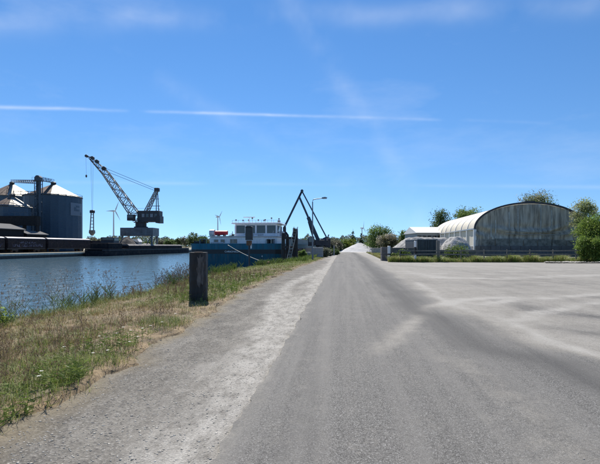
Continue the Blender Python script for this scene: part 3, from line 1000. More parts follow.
foot, mid, tip = cp(138, 219), cp(105, 172.5), cp(90, 157.5)
boom = lattice('boom', foot, mid, 3.0, 1.6, 3.6, 2.3, 0.34, 12, CRPALE, t, None)
lattice('jib_head', mid, tip, 1.6, 0.8, 2.3, 0.9, 0.28, 5, CRDARK, boom, None)
for (x, y, r) in ((104, 168.5, 0.9), (97, 161.5, 0.8), (92.5, 158, 0.75), (86.5, 156, 0.6)):
    c = cp(x, y); MB().tube(c + Vector((0, -0.5, 0)), c + Vector((0, 0.5, 0)), r, n=16).build('sheave', CRDARK, boom)
MB().bar(cp(92, 158), cp(86, 156), 0.5).build('boom_tip', CRDARK, boom)
ap = cp(157, 190)
fr = lattice('a_frame', cp(142, 221), ap, 2.6, 1.2, 1.5, 1.0, 0.30, 8, CRPALE, t, None)
for y in (-1.0, 1.0):
    MB().bar(ap + Vector((0, y * 0.6, 0)), cp(157.5, 211) + Vector((0, y * 1.6, 0)), 0.3).build('back_stay', CRANE, t)
MB().bar(cp(150, 206), cp(160, 206), 0.25).bar(cp(153, 199), cp(159, 199), 0.2).build('frame_platform', CRANE, fr)
MB().cbox(ap.x - 1.0, ap.x + 1.0, -0.8, 0.8, ap.z - 0.6, ap.z + 0.9, 0.1).build('head_block', CRDARK, fr)
for (u, v) in (((105, 168), (156, 189)), ((108, 172), (156, 191))):
    for y in (-0.45, 0.45):
        MB().tube(cp(*u, y), cp(*v, y), 0.075, n=5).build('pendant_cable', CABLE, t)
for x in (90.8, 93.2):
    MB().tube(cp(x, 159), cp(92.6 if x > 92 else 92, 210), 0.045, n=4).build('hoist_rope', CABLE, t)
MB().tube(cp(86, 156.5), cp(86.3, 175), 0.04, n=4).build('auxiliary_rope', CABLE, t)
MB().lathe([(0.1, 0), (0.35, 0.3), (0.35, 1.0), (0.1, 1.3)], 10, cp(86.3, 176).x, 0).build('auxiliary_hook', CRDARK, t).location.z = cp(86, 177.5).z
gb = cp(92.3, 213)
hb = MB().cbox(gb.x - 1.0, gb.x + 1.0, -0.6, 0.6, gb.z, gb.z + 1.3, 0.25).build('hook_block', CRDARK, t)
gr = MB()
for sx in (-1, 1):
    gr.bar((gb.x + sx * 0.5, 0, gb.z), (gb.x + sx * 0.75 - 0.2, 0, gb.z - 7.5), 0.34)
for k in range(5): gr.bar((gb.x - 0.5, 0, gb.z - 1.4 * k - 0.6), (gb.x + 0.5, 0, gb.z - 1.4 * k - 0.6), 0.25)
gr.build('grab_rods', CRPALE, hb)
MB().prism([(gb.x - 1.0, gb.z - 7.4), (gb.x + 0.8, gb.z - 7.4), (gb.x + 0.9, gb.z - 8.6), (gb.x - 0.1, gb.z - 9.8), (gb.x - 1.1, gb.z - 8.6)], -0.9, 0.9, 'y').build('grab_shell', CRPALE, hb)

# ------------------------------------------------------------------ heaps, huts on the far quay
def heap(name, label, loc, rx, ry, h, m, seed, flat=0.12, power=1.0, group=None, rough=0.04):
    nr, na = 26, 56
    a = np.linspace(0, 2 * np.pi, na, endpoint=False); r = np.linspace(0, 1, nr)
    Rg, Ag = np.meshgrid(r, a, indexing='ij')
    ed = 1 + 0.10 * (vnoise(np.cos(Ag) * 2 + 9, np.sin(Ag) * 2 + 9, 0.8, seed) - 0.5)
    X = Rg * np.cos(Ag) * rx * ed; Y = Rg * np.sin(Ag) * ry * ed
    t_ = np.clip((Rg - flat) / (1 - flat), 0, 1)
    Z = h * (1 - t_ ** power) + h * rough * (vnoise(X + 30, Y + 30, max(rx, ry) * 0.13, seed + 1) - 0.5) * 2 * np.clip((1 - Rg) * 4, 0, 1) - 0.05
    co = np.stack([X.ravel(), Y.ravel(), Z.ravel()], 1)
    i = np.arange(nr * na).reshape(nr, na); j = np.roll(i, -1, 1)
    f = np.stack([i[:-1].ravel(), i[1:].ravel(), j[1:].ravel(), j[:-1].ravel()], 1)
    o = npmesh(name, co, f, m, smooth=True)
    o.location = loc
    return tag(o, label, 'heap', group)


COAL = M('dark_bulk_heap', (0.06, 0.056, 0.052), 0.95, var=0.3, scale=1.0, bump=0.15, bscale=2)
SCRAP = M('grey_bulk_heap', (0.20, 0.19, 0.18), 0.95, var=0.3, scale=1.0, bump=0.15, bscale=2)
for k, (px, D, rx, h, m, lb) in enumerate(((112, 168, 7, 4.2, SCRAP, 'grey bulk heap on the far quay left of the harbour crane'),
                                           (127, 172, 7.5, 5.6, COAL, 'dark bulk heap on the far quay just below the crane portal'),
                                           (146, 196, 8, 3.2, SCRAP, 'low grey bulk heap on the far quay right of the crane legs'),
                                           (104, 175, 5, 3.2, COAL, 'small dark heap behind the short open wagon'))):
    p = P(px, HORY, D)
    if p.x + rx * 0.7 > FARQ: p.x = FARQ - rx - 1
    heap('bulk_heap', lb, (p.x, p.y, QTOP), rx, rx * 1.1, h, m, 50 + k, group='bulk heaps on the far quay')
HUTR = M('hut_white_roof', (0.75, 0.75, 0.74), 0.5, var=0.05)
for px, D, w, zr, lb in ((111, 200, 5, 5.6, 'small quay hut with a white roof left of the harbour crane'), (133, 205, 7, 5.2, 'wide quay hut with a white roof seen under the crane portal')):
    p = P(px, HORY, D)
    t = thing('quay_hut', lb, 'hut', (p.x, p.y, QTOP - 0.02), YAW)
    MB().box(-w / 2, w / 2, -2, 2, 0, zr - 1.2).build('wall', GREYP, t)
    MB().prism([(-w / 2 - 0.3, zr - 1.25), (w / 2 + 0.3, zr - 1.25), (w / 2 - 0.6, zr), (-w / 2 + 0.6, zr)], -2.3, 2.3, 'y').build('roof', HUTR, t)
    MB().box(-0.5, 0.5, -2.06, -2.0, 0, 2.0).build('door', DARKST, t)

# ------------------------------------------------------------------ barges
def hull_part(name, prof, L, z0, z1, m, parent, off=0.0, n=14, cap_top=False):
    """loft: prof(y) -> half breadth; side shell from z0 to z1 as a closed solid"""
    ys = np.concatenate([np.linspace(0, 4, n), np.linspace(6, L - 12, 10), np.linspace(L - 10, L, n)])
    left, right = [], []
    for y in ys:
        b = max(0.05, prof(y)) + off
        left.append((-b, y)); right.append((b, y))
    poly = right + left[::-1]
    return MB().prism(poly[::-1], z0, z1, 'z').build(name, m, parent)


def stern_bow(B, L, rs=2.0, bow=11.0):
    def f(y):
        if y < rs: return B - rs + math.sqrt(max(0, rs * rs - (rs - y) ** 2)) * 1.0
        if y > L - bow: return B * math.sqrt(max(0.0, 1 - ((y - (L - bow)) / bow) ** 2.2))
        return B
    return f


FBX = -76.3
y0 = atX(104, FBX + 3); L = atX(191, FBX + 3) - y0
t = thing('far_barge', 'long dark cargo barge moored along the far quay', 'barge', (FBX, y0, WATER))
BH = M('dark_barge_hull', (0.018, 0.018, 0.021), 0.8, spec=0.12, var=0.25, scale=0.5, grime=0.25)
BD = M('barge_hatch_grey', (0.11, 0.112, 0.12), 0.7, var=0.15, scale=0.4, grime=0.25)
pf = stern_bow(4.0, L, 1.6, 9)
hull_part('hull', pf, L, -1.0, 2.3, BH, t)
hull_part('rubbing_strake', pf, L, 1.75, 1.95, DARKST, t, 0.08)
MB().box(-3.1, 3.1, 15, L - 12, 2.3, 3.3).build('hatch_coaming', BH, t)
nh = 12
for k in range(nh):
    a = 15.2 + (L - 27.4) * k / nh; b = 15.2 + (L - 27.4) * (k + 1) / nh
    MB().prism([(-3.2, 3.3), (3.2, 3.3), (2.6, 3.75), (-2.6, 3.75)], a, b - 0.15, 'y').build('hatch_cover', BD, t)
MB().cbox(-3.0, 3.0, 2.5, 11, 2.3, 4.1, 0.1).build('deckhouse', BH, t)
wh = MB().cbox(-2.2, 2.2, 7, 10.5, 4.1, 6.0, 0.1).build('wheelhouse', DARKST, t)
MB().box(2.2, 2.24, 7.4, 10.1, 4.9, 5.7).build('window', GLASS, wh)
MB().box(-2.0, 2.0, 6.95, 7.0, 4.9, 5.7).build('window', GLASS, wh)
# ------------------------------------------------------------------ the moored ship
SX, SY = -13.0, 51.0
TEAL = M('hull_teal_paint', (0.008, 0.110, 0.165), 0.5, spec=0.25, var=0.16, scale=0.9, grime=0.35, streak=(2.5, 2.5, 0.35))
TEALD = M('hull_dark_teal_paint', (0.006, 0.075, 0.105), 0.5, spec=0.25, var=0.2, scale=0.9, grime=0.35, streak=(2.5, 2.5, 0.35))
BLK = M('hull_black_band', (0.010, 0.012, 0.015), 0.5, var=0.2)
DECKG = M('deck_green_grey', (0.10, 0.14, 0.14), 0.7, var=0.15, grime=0.2)
HOLD = M('hold_coaming_grey', (0.12, 0.13, 0.135), 0.6, var=0.15, scale=0.5, grime=0.3)
SHW = M('ship_white_paint', (0.78, 0.79, 0.80), 0.4, var=0.06, scale=1.2, grime=0.25, streak=(2, 2, 0.4))
SHL = M('ship_pale_grey_paint', (0.50, 0.51, 0.54), 0.5, var=0.08, grime=0.15)
RED = M('red_cover', (0.33, 0.012, 0.025), 0.6, var=0.15, scale=5)
sh = thing('cargo_ship', 'blue green cargo ship with white wheelhouse moored by the bank, stern towards the viewer', 'ship', (SX, SY, WATER))
B, L = 5.75, 82.0
pf = stern_bow(B, L, 0.9, 12)
ZB = 1.95 - WATER
hull_part('hull', pf, L, -1.2, ZB - 1.25, TEALD, sh)
hull_part('black_band', pf, L, ZB - 1.25, ZB - 0.72, BLK, sh, 0.05)
hull_part('upper_hull', pf, L, ZB - 0.72, ZB - 0.10, TEAL, sh, 0.02)
hull_part('gunwale', pf, L, ZB - 0.10, ZB, TEAL, sh, 0.10)
text_mesh('name_lettering', 'CARBONELLA', 0.30, SHW, sh, ((230 - 300) / FPX * 51 * CA - SA * 51 - SX, -0.06, ZB - 0.99), (R(90), 0, 0))
for k in range(6):
    xx = -4.4 + 1.76 * k
    MB().box(xx - 0.02, xx + 0.02, -0.035, 0.0, ZB - 0.70, ZB - 0.12).build('weld_seam', TEAL, sh)
text_mesh('draught_mark', '4', 0.32, SHW, sh, (3.3, -0.012, ZB - 1.55), (R(90), 0, 0))


def sx(px, D=52.0): return ((px - 300) / FPX * CA - SA) * D - SX       # picture column -> ship-local x at depth D
def sz(py, D=52.0): return EYE + (HORY - py) * D / FPX - WATER


# low deckhouse with portholes and windows
d0, d1 = sx(205), sx(276)
dk = MB().cbox(d0, d1, 1.4, 9.5, ZB, sz(236.5), 0.08).build('deckhouse', SHW, sh)
MB().box(d0 - 0.15, d1 + 0.15, 1.2, 9.7, sz(236.5), sz(236.5) + 0.09).build('deckhouse_roof', SHL, dk)
for (a, b, ya, yb) in ((227, 234, 239, 243), (264.5, 271, 239.5, 243.2), (210, 214, 239.5, 242.5), (217, 221, 239.5, 242.5)):
    w = MB().box(sx(a) - .05, sx(b) + .05, 1.36, 1.40, sz(yb) - .05, sz(ya) + .05).build('window_frame', SHL, dk)
    MB().box(sx(a), sx(b), 1.34, 1.36, sz(yb), sz(ya)).build('window_pane', GLASS, w)
MB().box(sx(206), sx(220), 1.30, 1.40, sz(243), sz(242)).build('fender_board', SHL, dk)
# wheelhouse
w0, w1 = sx(232.5, 55), sx(276.5, 55)
zf, zt = sz(236.5) + 0.09, sz(223.5, 55)
wz0, wz1 = sz(233, 55), sz(225, 55)
wh = MB().cbox(w0, w1, 4.0, 8.6, zf, wz0, 0.05).build('wheelhouse', SHW, sh)
posts = np.linspace(0, 1, 5)
for k, u in enumerate(posts):
    xx = w0 + 0.1 + (w1 - w0 - 0.2) * u
    for yy in (4.1, 8.5): MB().box(xx - 0.10, xx + 0.10, yy - 0.09, yy + 0.09, wz0, wz1).build('window_post', SHW, wh)
MB().box(w0 + 0.06, w1 - 0.06, 4.06, 8.54, wz1, zt).build('header', SHW, wh)
for k in range(4):
    a = w0 + 0.2 + (w1 - w0 - 0.2) * k / 4; b = w0 + (w1 - w0 - 0.2) * (k + 1) / 4
    for yy in (4.12, 8.48): MB().box(a, b, yy - 0.012, yy + 0.012, wz0, wz1).build('window_pane', GLASS, wh)
for xx in (w0 + 0.12, w1 - 0.12): MB().box(xx - 0.012, xx + 0.012, 4.22, 8.38, wz0, wz1).build('window_pane', GLASS, wh)
MB().box(w0 + 0.5, w1 - 0.5, 5.6, 6.4, wz0, wz0 + 0.45).build('console', DARKST, wh)
MB().cbox(w0 - 0.35, w1 + 0.45, 3.6, 9.0, zt, zt + 0.16, 0.06).build('wheelhouse_roof', SHW, wh)
rr = random.Random(4)
rl = MB()
for yy in (3.75, 8.8): rl.bar((w0 - 0.25, yy, zt + 0.45), (w1 + 0.35, yy, zt + 0.45), 0.03)
for k in range(9):
    xx = w0 - 0.25 + (w1 - w0 + 0.6) * k / 8
    for yy in (3.75, 8.8): rl.bar((xx, yy, zt + 0.16), (xx, yy, zt + 0.45), 0.03)
rl.build('roof_railing', SHL, wh)
for k in range(9):
    xx = w0 + (w1 - w0) * (k + 0.5 * rr.random()) / 8.6; hh = rr.uniform(0.25, 0.6)
    lm = MB().tube((xx, 4.4 + (k % 3), zt + 0.16), (xx, 4.4 + (k % 3), zt + 0.16 + hh), 0.035, n=6).build('lamp_stand', SHL, wh)
    MB().cbox(xx - 0.09, xx + 0.09, 4.3 + (k % 3), 4.5 + (k % 3), zt + 0.16 + hh, zt + 0.34 + hh, 0.03).build('searchlight', DARKST, lm)
MB().tube((0.4, 6, zt + 0.16), (0.4, 6, zt + 1.0), 0.04).bar((-0.4, 6, zt + 1.0), (1.2, 6, zt + 1.0), 0.12).build('radar_scanner', SHW, wh)
c = Vector((sx(253, 54), 3.9, sz(235, 54)))
MB().tube(c, c + Vector((0, -0.14, 0)), 0.28, n=20).build('round_lamp', SHW, wh)
MB().box(sx(243, 55), sx(262, 55), 3.7, 3.98, sz(234.5, 55), sz(233.5, 55)).build('wheelhouse_ledge', SHL, wh)
# tender with a red cover and grey canister on the deckhouse
zt2 = sz(236.5) + 0.09
xa, xb = sx(212.5, 54), sx(225, 54)
td = []
n = 12
bt = MB()
vsx, fsx = [], []
for i in range(n + 1):
    u = i / n; x = xa + (xb - xa) * u; wv = 0.62 * math.sin(math.pi * (0.12 + 0.80 * u)) ** 0.5
    ring = [(x, 3.0 - wv, zt2 + 0.62), (x, 3.0 - wv * 0.7, zt2 + 0.2), (x, 3.0, zt2 + 0.10 + 0.1 * u), (x, 3.0 + wv * 0.7, zt2 + 0.2), (x, 3.0 + wv, zt2 + 0.62), (x, 3.0, zt2 + 0.74)]
    vsx += ring
for i in range(n):
    for k in range(6): fsx.append((i * 6 + k, i * 6 + (k + 1) % 6, (i + 1) * 6 + (k + 1) % 6, (i + 1) * 6 + k))
fsx += [tuple(range(5, -1, -1)), tuple(range(n * 6, n * 6 + 6))]
tb = MB().add(vsx, fsx).build('tender_boat', RED, sh)
for x in (xa + 0.4, xb - 0.4): MB().box(x - 0.06, x + 0.06, 2.5, 3.5, zt2, zt2 + 0.25).build('cradle', DARKST, tb)
MB().tube((sx(206.5, 54), 3, zt2 + 0.45), (sx(211.5, 54), 3, zt2 + 0.45), 0.43, n=16).build('life_raft_canister', SHL, sh)
MB().tube((xb - 0.4, 2.7, zt2), (xb - 0.4, 2.7, zt2 - 0.0 + 0.55), 0.04).build('davit_foot', DARKST, tb)
# deck railings, bitts, stern gear
rl = MB()
for k in range(12):
    xx = -4.6 + 9.2 * k / 11; rl.bar((xx, 0.5, ZB), (xx, 0.5, ZB + 0.55), 0.03)
rl.bar((-4.6, 0.5, ZB + 0.55), (4.6, 0.5, ZB + 0.55), 0.03)
rl.build('stern_railing', SHL, sh)
for xx in (-4.7, -4.2, 3.9, 4.5): MB().lathe([(0.14, ZB), (0.14, ZB + 0.45), (0.2, ZB + 0.48), (0.2, ZB + 0.55)], 12, xx, 0.95).build('bitt', BLACK, sh)
MB().box(sx(190.5), sx(199), 0.6, 1.2, ZB, ZB + 0.3).build('stern_locker', BLACK, sh)
MB().tube((sx(231, 53), 1.6, sz(236.5)), (sx(231, 53), 1.6, sz(231)), 0.05).build('flag_staff', SHL, sh)
MB().cbox(sx(230.2, 53), sx(232.4, 53), 1.5, 1.8, sz(236.5), sz(234), 0.04).build('vent_cowl', DARKST, sh)
# gallery and ladder on the wheelhouse's right
st = MB()
for k in range(7):
    z = ZB + 0.15 + 0.24 * k; st.box(4.0, 4.8, 3.4 + 0.22 * k, 3.62 + 0.22 * k, z, z + 0.04)
st.bar((4.02, 3.3, ZB), (4.02, 5.1, ZB + 1.9), 0.05).bar((4.78, 3.3, ZB), (4.78, 5.1, ZB + 1.9), 0.05)
st.bar((4.02, 3.3, ZB + .8), (4.02, 5.1, ZB + 2.7), 0.04).bar((4.78, 3.3, ZB + .8), (4.78, 5.1, ZB + 2.7), 0.04)
st.build('deck_stair', SHW, sh)
MB().cbox(3.5, 4.9, 6.5, 8.5, ZB, ZB + 1.7, 0.08).build('deck_locker', SHL, sh)
for k, (a, b) in enumerate(((278, 240), (281, 236), (275.5, 232))):
    MB().tube((sx(a, 57), 6 + 0.1 * k, ZB), (sx(a, 57), 6 + 0.1 * k, sz(b, 57)), 0.05).build('deck_post', SHW, sh)
# hold
for s in (-1, 1): MB().box(s * 4.1 - 0.12, s * 4.1 + 0.12, 13, L - 13, ZB, ZB + 1.15).build('hold_coaming', HOLD, sh)
MB().box(-4.0, 4.0, 13, 13.25, ZB, ZB + 1.15).build('hold_bulkhead', HOLD, sh)
MB().box(-4.0, 4.0, L - 13.25, L - 13, ZB, ZB + 1.15).build('hold_bulkhead', HOLD, sh)
for k in range(14): MB().box(-4.0, 4.0, 14 + 3.8 * k, 17.7 + 3.8 * k, ZB + 0.6, ZB + 0.75).build('hatch_cover', HOLD, sh)
# mast with signal lamp
mp = MB().tube((3.8, 10.5, ZB), (3.8, 10.5, ZB + 3.0), 0.05).build('signal_mast', DARKST, sh)
MB().cbox(3.62, 3.98, 10.3, 10.7, ZB + 3.0, ZB + 3.45, 0.06).build('signal_lamp', DARKST, mp)
# tyre fenders hanging on the quay side
for yy in (3, 9, 16, 24):
    n_ = 18; ty = MB(); vv, ff = [], []
    for i in range(n_):
        a = 2 * math.pi * i / n_
        for k in range(6):
            b = 2 * math.pi * k / 6; rr_ = 0.42 + 0.12 * math.cos(b)
            vv.append((B + 0.25 + 0.12 * math.sin(b), yy + rr_ * math.cos(a), ZB - 1.2 + rr_ * math.sin(a)))
    for i in range(n_):
        for k in range(6): ff.append((i * 6 + k, i * 6 + (k + 1) % 6, ((i + 1) % n_) * 6 + (k + 1) % 6, ((i + 1) % n_) * 6 + k))
    ty.add(vv, ff).build('tyre_fender', BLACK, sh, True)

# ------------------------------------------------------------------ things on the near bank
def gz_at(x, y): return float(verge_z(np.array([x]), np.array([y]))[0])


# thick mooring post in the foreground
PILE = M('tarred_pile', (0.030, 0.027, 0.025), 0.72, var=0.35, scale=3.0, bump=0.012, bscale=22, streak=(3, 3, 0.5))
LICH = M('scraped_pile_wood', (0.115, 0.103, 0.095), 0.9, var=0.35, scale=7, bump=0.012, bscale=30, streak=(2, 2, 0.5))
p = G(198.7, 303)
zg = gz_at(p.x, p.y)
t = thing('mooring_post', 'thick black square mooring post standing in the grass nearest the viewer', 'mooring post', (p.x, p.y, zg - 0.25), R(8))
hp = EYE + (HORY - 252.5) * p.y / FPX * 1.0 - zg + 0.25
hw = 0.235
rings = []
nz = 14
vv, ff = [], []
for k in range(nz + 1):
    z = hp * k / nz
    for (a, b) in ((-1, -.72), (-.72, -1), (.72, -1), (1, -.72), (1, .72), (.72, 1), (-.72, 1), (-1, .72)):
        j = 1 + 0.03 * math.sin(k * 1.7 + a * 3 + b * 2) + 0.02 * random.uniform(-1, 1)
        if k == nz: j *= 0.97
        vv.append((a * hw * j, b * hw * j, z))
for k in range(nz):
    for i in range(8): ff.append((k * 8 + i, k * 8 + (i + 1) % 8, (k + 1) * 8 + (i + 1) % 8, (k + 1) * 8 + i))
ff += [tuple(range(7, -1, -1)), tuple(range(nz * 8, nz * 8 + 8))]
MB().add(vv, ff).build('post', PILE, t)
# lighter scraped patch on the face, a thin irregular flake of old wood
vv = []
out = [(0.01, 0.62), (0.07, 0.50), (0.10, 0.66), (0.16, 0.60), (0.185, 0.85), (0.17, 1.0), (0.19, 1.18), (0.165, 1.30), (0.18, 1.42), (0.11, 1.40), (0.09, 1.50), (0.05, 1.36), (0.0, 1.41), (0.03, 1.22), (-0.02, 1.05), (0.02, 0.9), (-0.01, 0.76)]
MB().prism([(x, z + 0.12) for x, z in out], -hw - 0.016, -hw * 0.9, 'y').build('scraped_patch', LICH, t)
MB().lathe([(hw * 0.55, hp - 0.01), (hw * 0.55, hp + 0.012)], 16).build('top_plate', RUST, t)

# navigation post with a dark box
DKB = M('post_box_dark', (0.045, 0.05, 0.055), 0.6, var=0.2)
p = G(248, 263, -0.2)
p.y = 43.0; p.x = ((248 - 300) / FPX * CA - SA) * 43.2
zg = gz_at(p.x, p.y)
k_ = 43.2 / FPX
t = thing('signal_post', 'thin dark post with a tall box on top, standing before the ship', 'post', (p.x, p.y, zg - 0.15))
def zz(py): return EYE + (HORY - py) * k_ - zg + 0.15
MB().tube((0, 0, 0), (0, 0, zz(244)), 0.10, 0.09, 10).build('pole', DARKST, t)
bx_ = MB().cbox(-0.36, 0.36, -0.22, 0.22, zz(240), zz(227), 0.05).build('signal_box', DKB, t)
MB().box(-0.30, 0.30, -0.245, -0.22, zz(239), zz(228)).build('door', DKB, bx_)
MB().prism([(-0.42, zz(227)), (0.42, zz(227)), (0.2, zz(226)), (-0.2, zz(226))], -0.28, 0.28, 'y').build('cap', DARKST, bx_)
MB().cbox(-0.26, 0.26, -0.18, 0.18, zz(245.5), zz(240.4), 0.04).build('lower_box', RUST, t)
MB().box(0.16, 0.28, -0.12, 0.0, zz(248.5), zz(244)).build('warning_plate', WHITEP, t)
# mooring rope from the ship to a bollard on the bank
a = P(228, 245, 51.2); b = G(267, 264, -0.1)
b = Vector((((267 - 300) / FPX * CA - SA) * 41, 41 * 0.995, 0)); b.z = gz_at(b.x, b.y) + 0.22
pts = []
for i in range(17):
    u = i / 16; q_ = a.lerp(b, u); q_.z -= 0.35 * 4 * u * (1 - u) * 0.5; pts.append(q_)
tag(MB().path(pts, 0.022, 6).build('mooring_rope', ROPE, None, True), 'pale mooring rope slanting from the ship to the grassy bank', 'rope')
t = thing('mooring_bollard', 'small rusty bollard in the grass that holds the mooring rope', 'bollard', (b.x + 0.02, b.y, b.z - 0.40))
MB().lathe([(0.16, 0), (0.13, 0.1), (0.12, 0.42), (0.19, 0.46), (0.19, 0.53), (0.1, 0.57)], 16).build('bollard_body', RUST, t)
MB().lathe([(0.26, 0.02), (0.26, 0.07)], 16).build('base_plate', RUST, t)

# mooring dolphin of dark piles with a ladder
p = P(289, HORY, 50.5)
px_ = float(crest(p.y)) - 0.15
t = thing('mooring_dolphin', 'cluster of dark timber piles with a pale ladder at the ship side', 'mooring dolphin', (p.x, p.y, -2.6))
kD = 50.5 / FPX
def zd(py): return EYE + (HORY - py) * kD + 2.6
for (px, top, dy, r) in ((283, 233, 0.0, 0.22), (286.5, 236, 0.7, 0.20), (293.5, 228, 0.3, 0.16), (296.5, 229, -0.2, 0.18)):
    MB().tube(((px - 289) * kD, dy, 0), ((px - 289) * kD + 0.03, dy, zd(top)), r, r * 0.92, 12).build('pile', PILE, t)
for py in (238, 247): MB().bar(((282 - 289) * kD, -0.25, zd(py)), ((298 - 289) * kD, -0.25, zd(py)), 0.2, 0.26).build('crossbeam', PILE, t)
la, lb2 = Vector(((287.8 - 289) * kD, -0.75, zd(259))), Vector(((294.5 - 289) * kD, -0.35, zd(227)))
ld = MB().bar(la, lb2, 0.09, 0.06).bar(la + Vector((0.42, 0, 0)), lb2 + Vector((0.42, 0, 0)), 0.09, 0.06).build('ladder_rails', CONC, t)
for k in range(11):
    q_ = la.lerp(lb2, (k + 0.5) / 11); MB().bar(q_, q_ + Vector((0.42, 0, 0)), 0.045).build('rung', CONC, ld)

# street lamp
p = P(312.6, HORY, 48.0)
zg = gz_at(p.x, p.y)
t = thing('street_lamp', 'tall grey street lamp with its arm reaching right over the road', 'street lamp', (p.x, p.y, zg - 0.1))
kL = 48 / FPX
H = EYE + (HORY - 199.5) * kL - zg + 0.1
LAMPM = M('lamp_post_grey', (0.19, 0.21, 0.235), 0.5, 0.4, var=0.1)
MB().path([(0, 0, 0), (0, 0, 1.2), (0, 0, 1.25), (0, 0, H - 0.25)], [0.11, 0.11, 0.085, 0.06], 10).build('pole', LAMPM, t)
arm = [(0, 0, H - 0.3), (0.03, 0, H - 0.08), (0.12, 0, H), (0.5, 0, H + 0.06), (1.1, 0, H + 0.14)]
ar = MB().path(arm, 0.045, 8).build('arm', LAMPM, t)
hd = MB(); n = 8
MB().prism([(1.0, H + 0.09), (1.15, H + 0.07), (1.62, H + 0.13), (1.64, H + 0.20), (1.4, H + 0.27), (1.05, H + 0.22)], -0.11, 0.11, 'y').build('lamp_head', LAMPM, t)
MB().box(1.18, 1.58, -0.08, 0.08, H + 0.055, H + 0.10).build('lamp_glass', M('lamp_glass', (0.6, 0.6, 0.58), 0.2), t)
MB().box(-0.07, 0.07, -0.115, -0.1, 0.4, 0.8).build('access_hatch', LAMPM, t)

# balance crane unloading the ship
BD_ = 76.0; kB = BD_ / FPX
p = P(321, HORY, BD_)
t = thing('balance_crane', 'slim dark blue balance crane with raised arms working over the ship', 'crane', (p.x, p.y, -0.35), YAW)
BLU = M('balance_crane_blue', (0.035, 0.060, 0.085), 0.5, 0.2, var=0.2, grime=0.15)
def bp_(x, y, dy=0.0): return Vector(((x - 321) * kB, dy, EYE + (HORY - y) * kB + 0.35))
MB().box(-1.3, 1.3, -1.5, 1.5, 0.0, 0.5).build('base_frame', DARKST, t)
MB().lathe([(0.8, 0.5), (0.7, 1.8), (0.95, 1.9), (0.95, 2.1)], 18).build('pedestal', BLU, t)
hs2 = MB().cbox(-1.15, 1.3, -1.1, 1.1, 2.1, 3.1, 0.1).build('machine_house', DARKST, t)
cb = MB().cbox(-2.3, -1.2, -1.2, 0.1, 2.0, 3.7, 0.12).build('cab', DARKST, t)
MB().box(-2.2, -1.3, -1.24, -1.2, 2.7, 3.55).build('window', GLASS, cb)
MB().box(-2.34, -2.3, -1.1, 0.0, 2.5, 3.55).build('window', GLASS, cb)
pv, el, top = bp_(319, 242), bp_(299.3, 197), bp_(302, 191)
mid_ = pv.lerp(el, 0.55)
mb_ = MB()
for y in (-0.32, 0.32):
    mb_.bar(pv + Vector((0, y, 0)), mid_ + Vector((0, y, 0)), 0.22, 0.62)
mb_.bar(pv.lerp(mid_, .3) + Vector((0, -.3, 0)), pv.lerp(mid_, .3) + Vector((0, .3, 0)), 0.3)
mb_.build('main_boom', BLU, t)
MB().bar(mid_, el, 0.34, 0.34).build('upper_boom', BLU, t)
MB().tube(pv + Vector((-0.9, 0, 0.3)), pv.lerp(mid_, 0.85) + Vector((-0.25, 0, -0.1)), 0.14, n=10).tube(pv.lerp(mid_, 0.55) + Vector((-0.45, 0, 0)), mid_, 0.09, n=10).build('hydraulic_cylinder', DARKST, t)
stick_end = bp_(284.5, 227)
MB().bar(top, stick_end, 0.30, 0.34).build('stick', BLU, t)
MB().bar(top, el, 0.3).tube(top + Vector((0, -.3, 0)), top + Vector((0, .3, 0)), 0.26, n=12).build('knuckle', BLU, t)
lever = bp_(327, 238)
MB().bar(top + Vector((0, 0.25, 0)), lever + Vector((0, 0.25, 0)), 0.22).build('link_rod', BLU, t)
MB().bar(lever, bp_(321, 241), 0.5, 0.6).build('counterweight_lever', BLU, t)
MB().cbox(lever.x - 0.5, lever.x + 0.6, -0.9, 0.9, lever.z - 1.7, lever.z - 0.1, 0.1).build('counterweight', DARKST, t)
MB().bar(lever + Vector((0, -0.3, -0.2)), lever + Vector((0.3, -0.3, 0.6)), 0.2).build('lever_horn', DARKST, t)
gz0 = stick_end
gbk = MB().cbox(gz0.x - 0.28, gz0.x + 0.28, -0.28, 0.28, gz0.z - 1.0, gz0.z + 0.05, 0.08).build('grab_rotator', DARKST, t)
for i in range(5):
    a = 2 * math.pi * i / 5
    pts = [gz0 + Vector((0.25 * math.cos(a), 0.25 * math.sin(a), -0.9)), gz0 + Vector((0.62 * math.cos(a), 0.62 * math.sin(a), -1.5)), gz0 + Vector((0.5 * math.cos(a), 0.5 * math.sin(a), -2.2)), gz0 + Vector((0.08 * math.cos(a), 0.08 * math.sin(a), -2.7))]
    MB().path(pts, [0.14, 0.22, 0.2, 0.05], 6).build('grab_tine', DARKST, gbk)

# intermediate bulk containers
TANK = M('white_tank_plastic', (0.30, 0.31, 0.315), 0.4, var=0.06, trans=0.15)
def ibc(label, px, D, s):
    p = P(px, HORY, D); zg = gz_at(p.x, p.y)
    t = thing('bulk_container', label, 'tank', (p.x, p.y, zg - 0.02), YAW, 'white tanks on the bank')
    w, h = 0.6 * s, 1.15 * s
    for k in (-1, 0, 1): MB().box(-w, w, k * w * 0.8 - 0.06, k * w * 0.8 + 0.06, 0, 0.12).build('pallet_runner', RUST, t)
    MB().box(-w, w, -w, w, 0.12, 0.17).build('pallet_deck', STEELG, t)
    MB().cbox(-w + 0.04, w - 0.04, -w + 0.04, w - 0.04, 0.17, h, 0.08).build('tank', TANK, t)
    for k in range(6):
        u = -w + 2 * w * k / 5
        for sgn in (-1, 1):
            MB().bar((u, sgn * w, 0.17), (u, sgn * w, h), 0.025).build('cage_bar', STEELG, t)
    for k in range(4):
        z = 0.25 + (h - 0.3) * k / 3
        for sgn in (-1, 1): MB().bar((-w, sgn * (w + 0.026), z), (w, sgn * (w + 0.026), z), 0.024).build('cage_bar', STEELG, t)
    MB().lathe([(0.12, h), (0.12, h + 0.05)], 12).build('lid', BLACK, t)
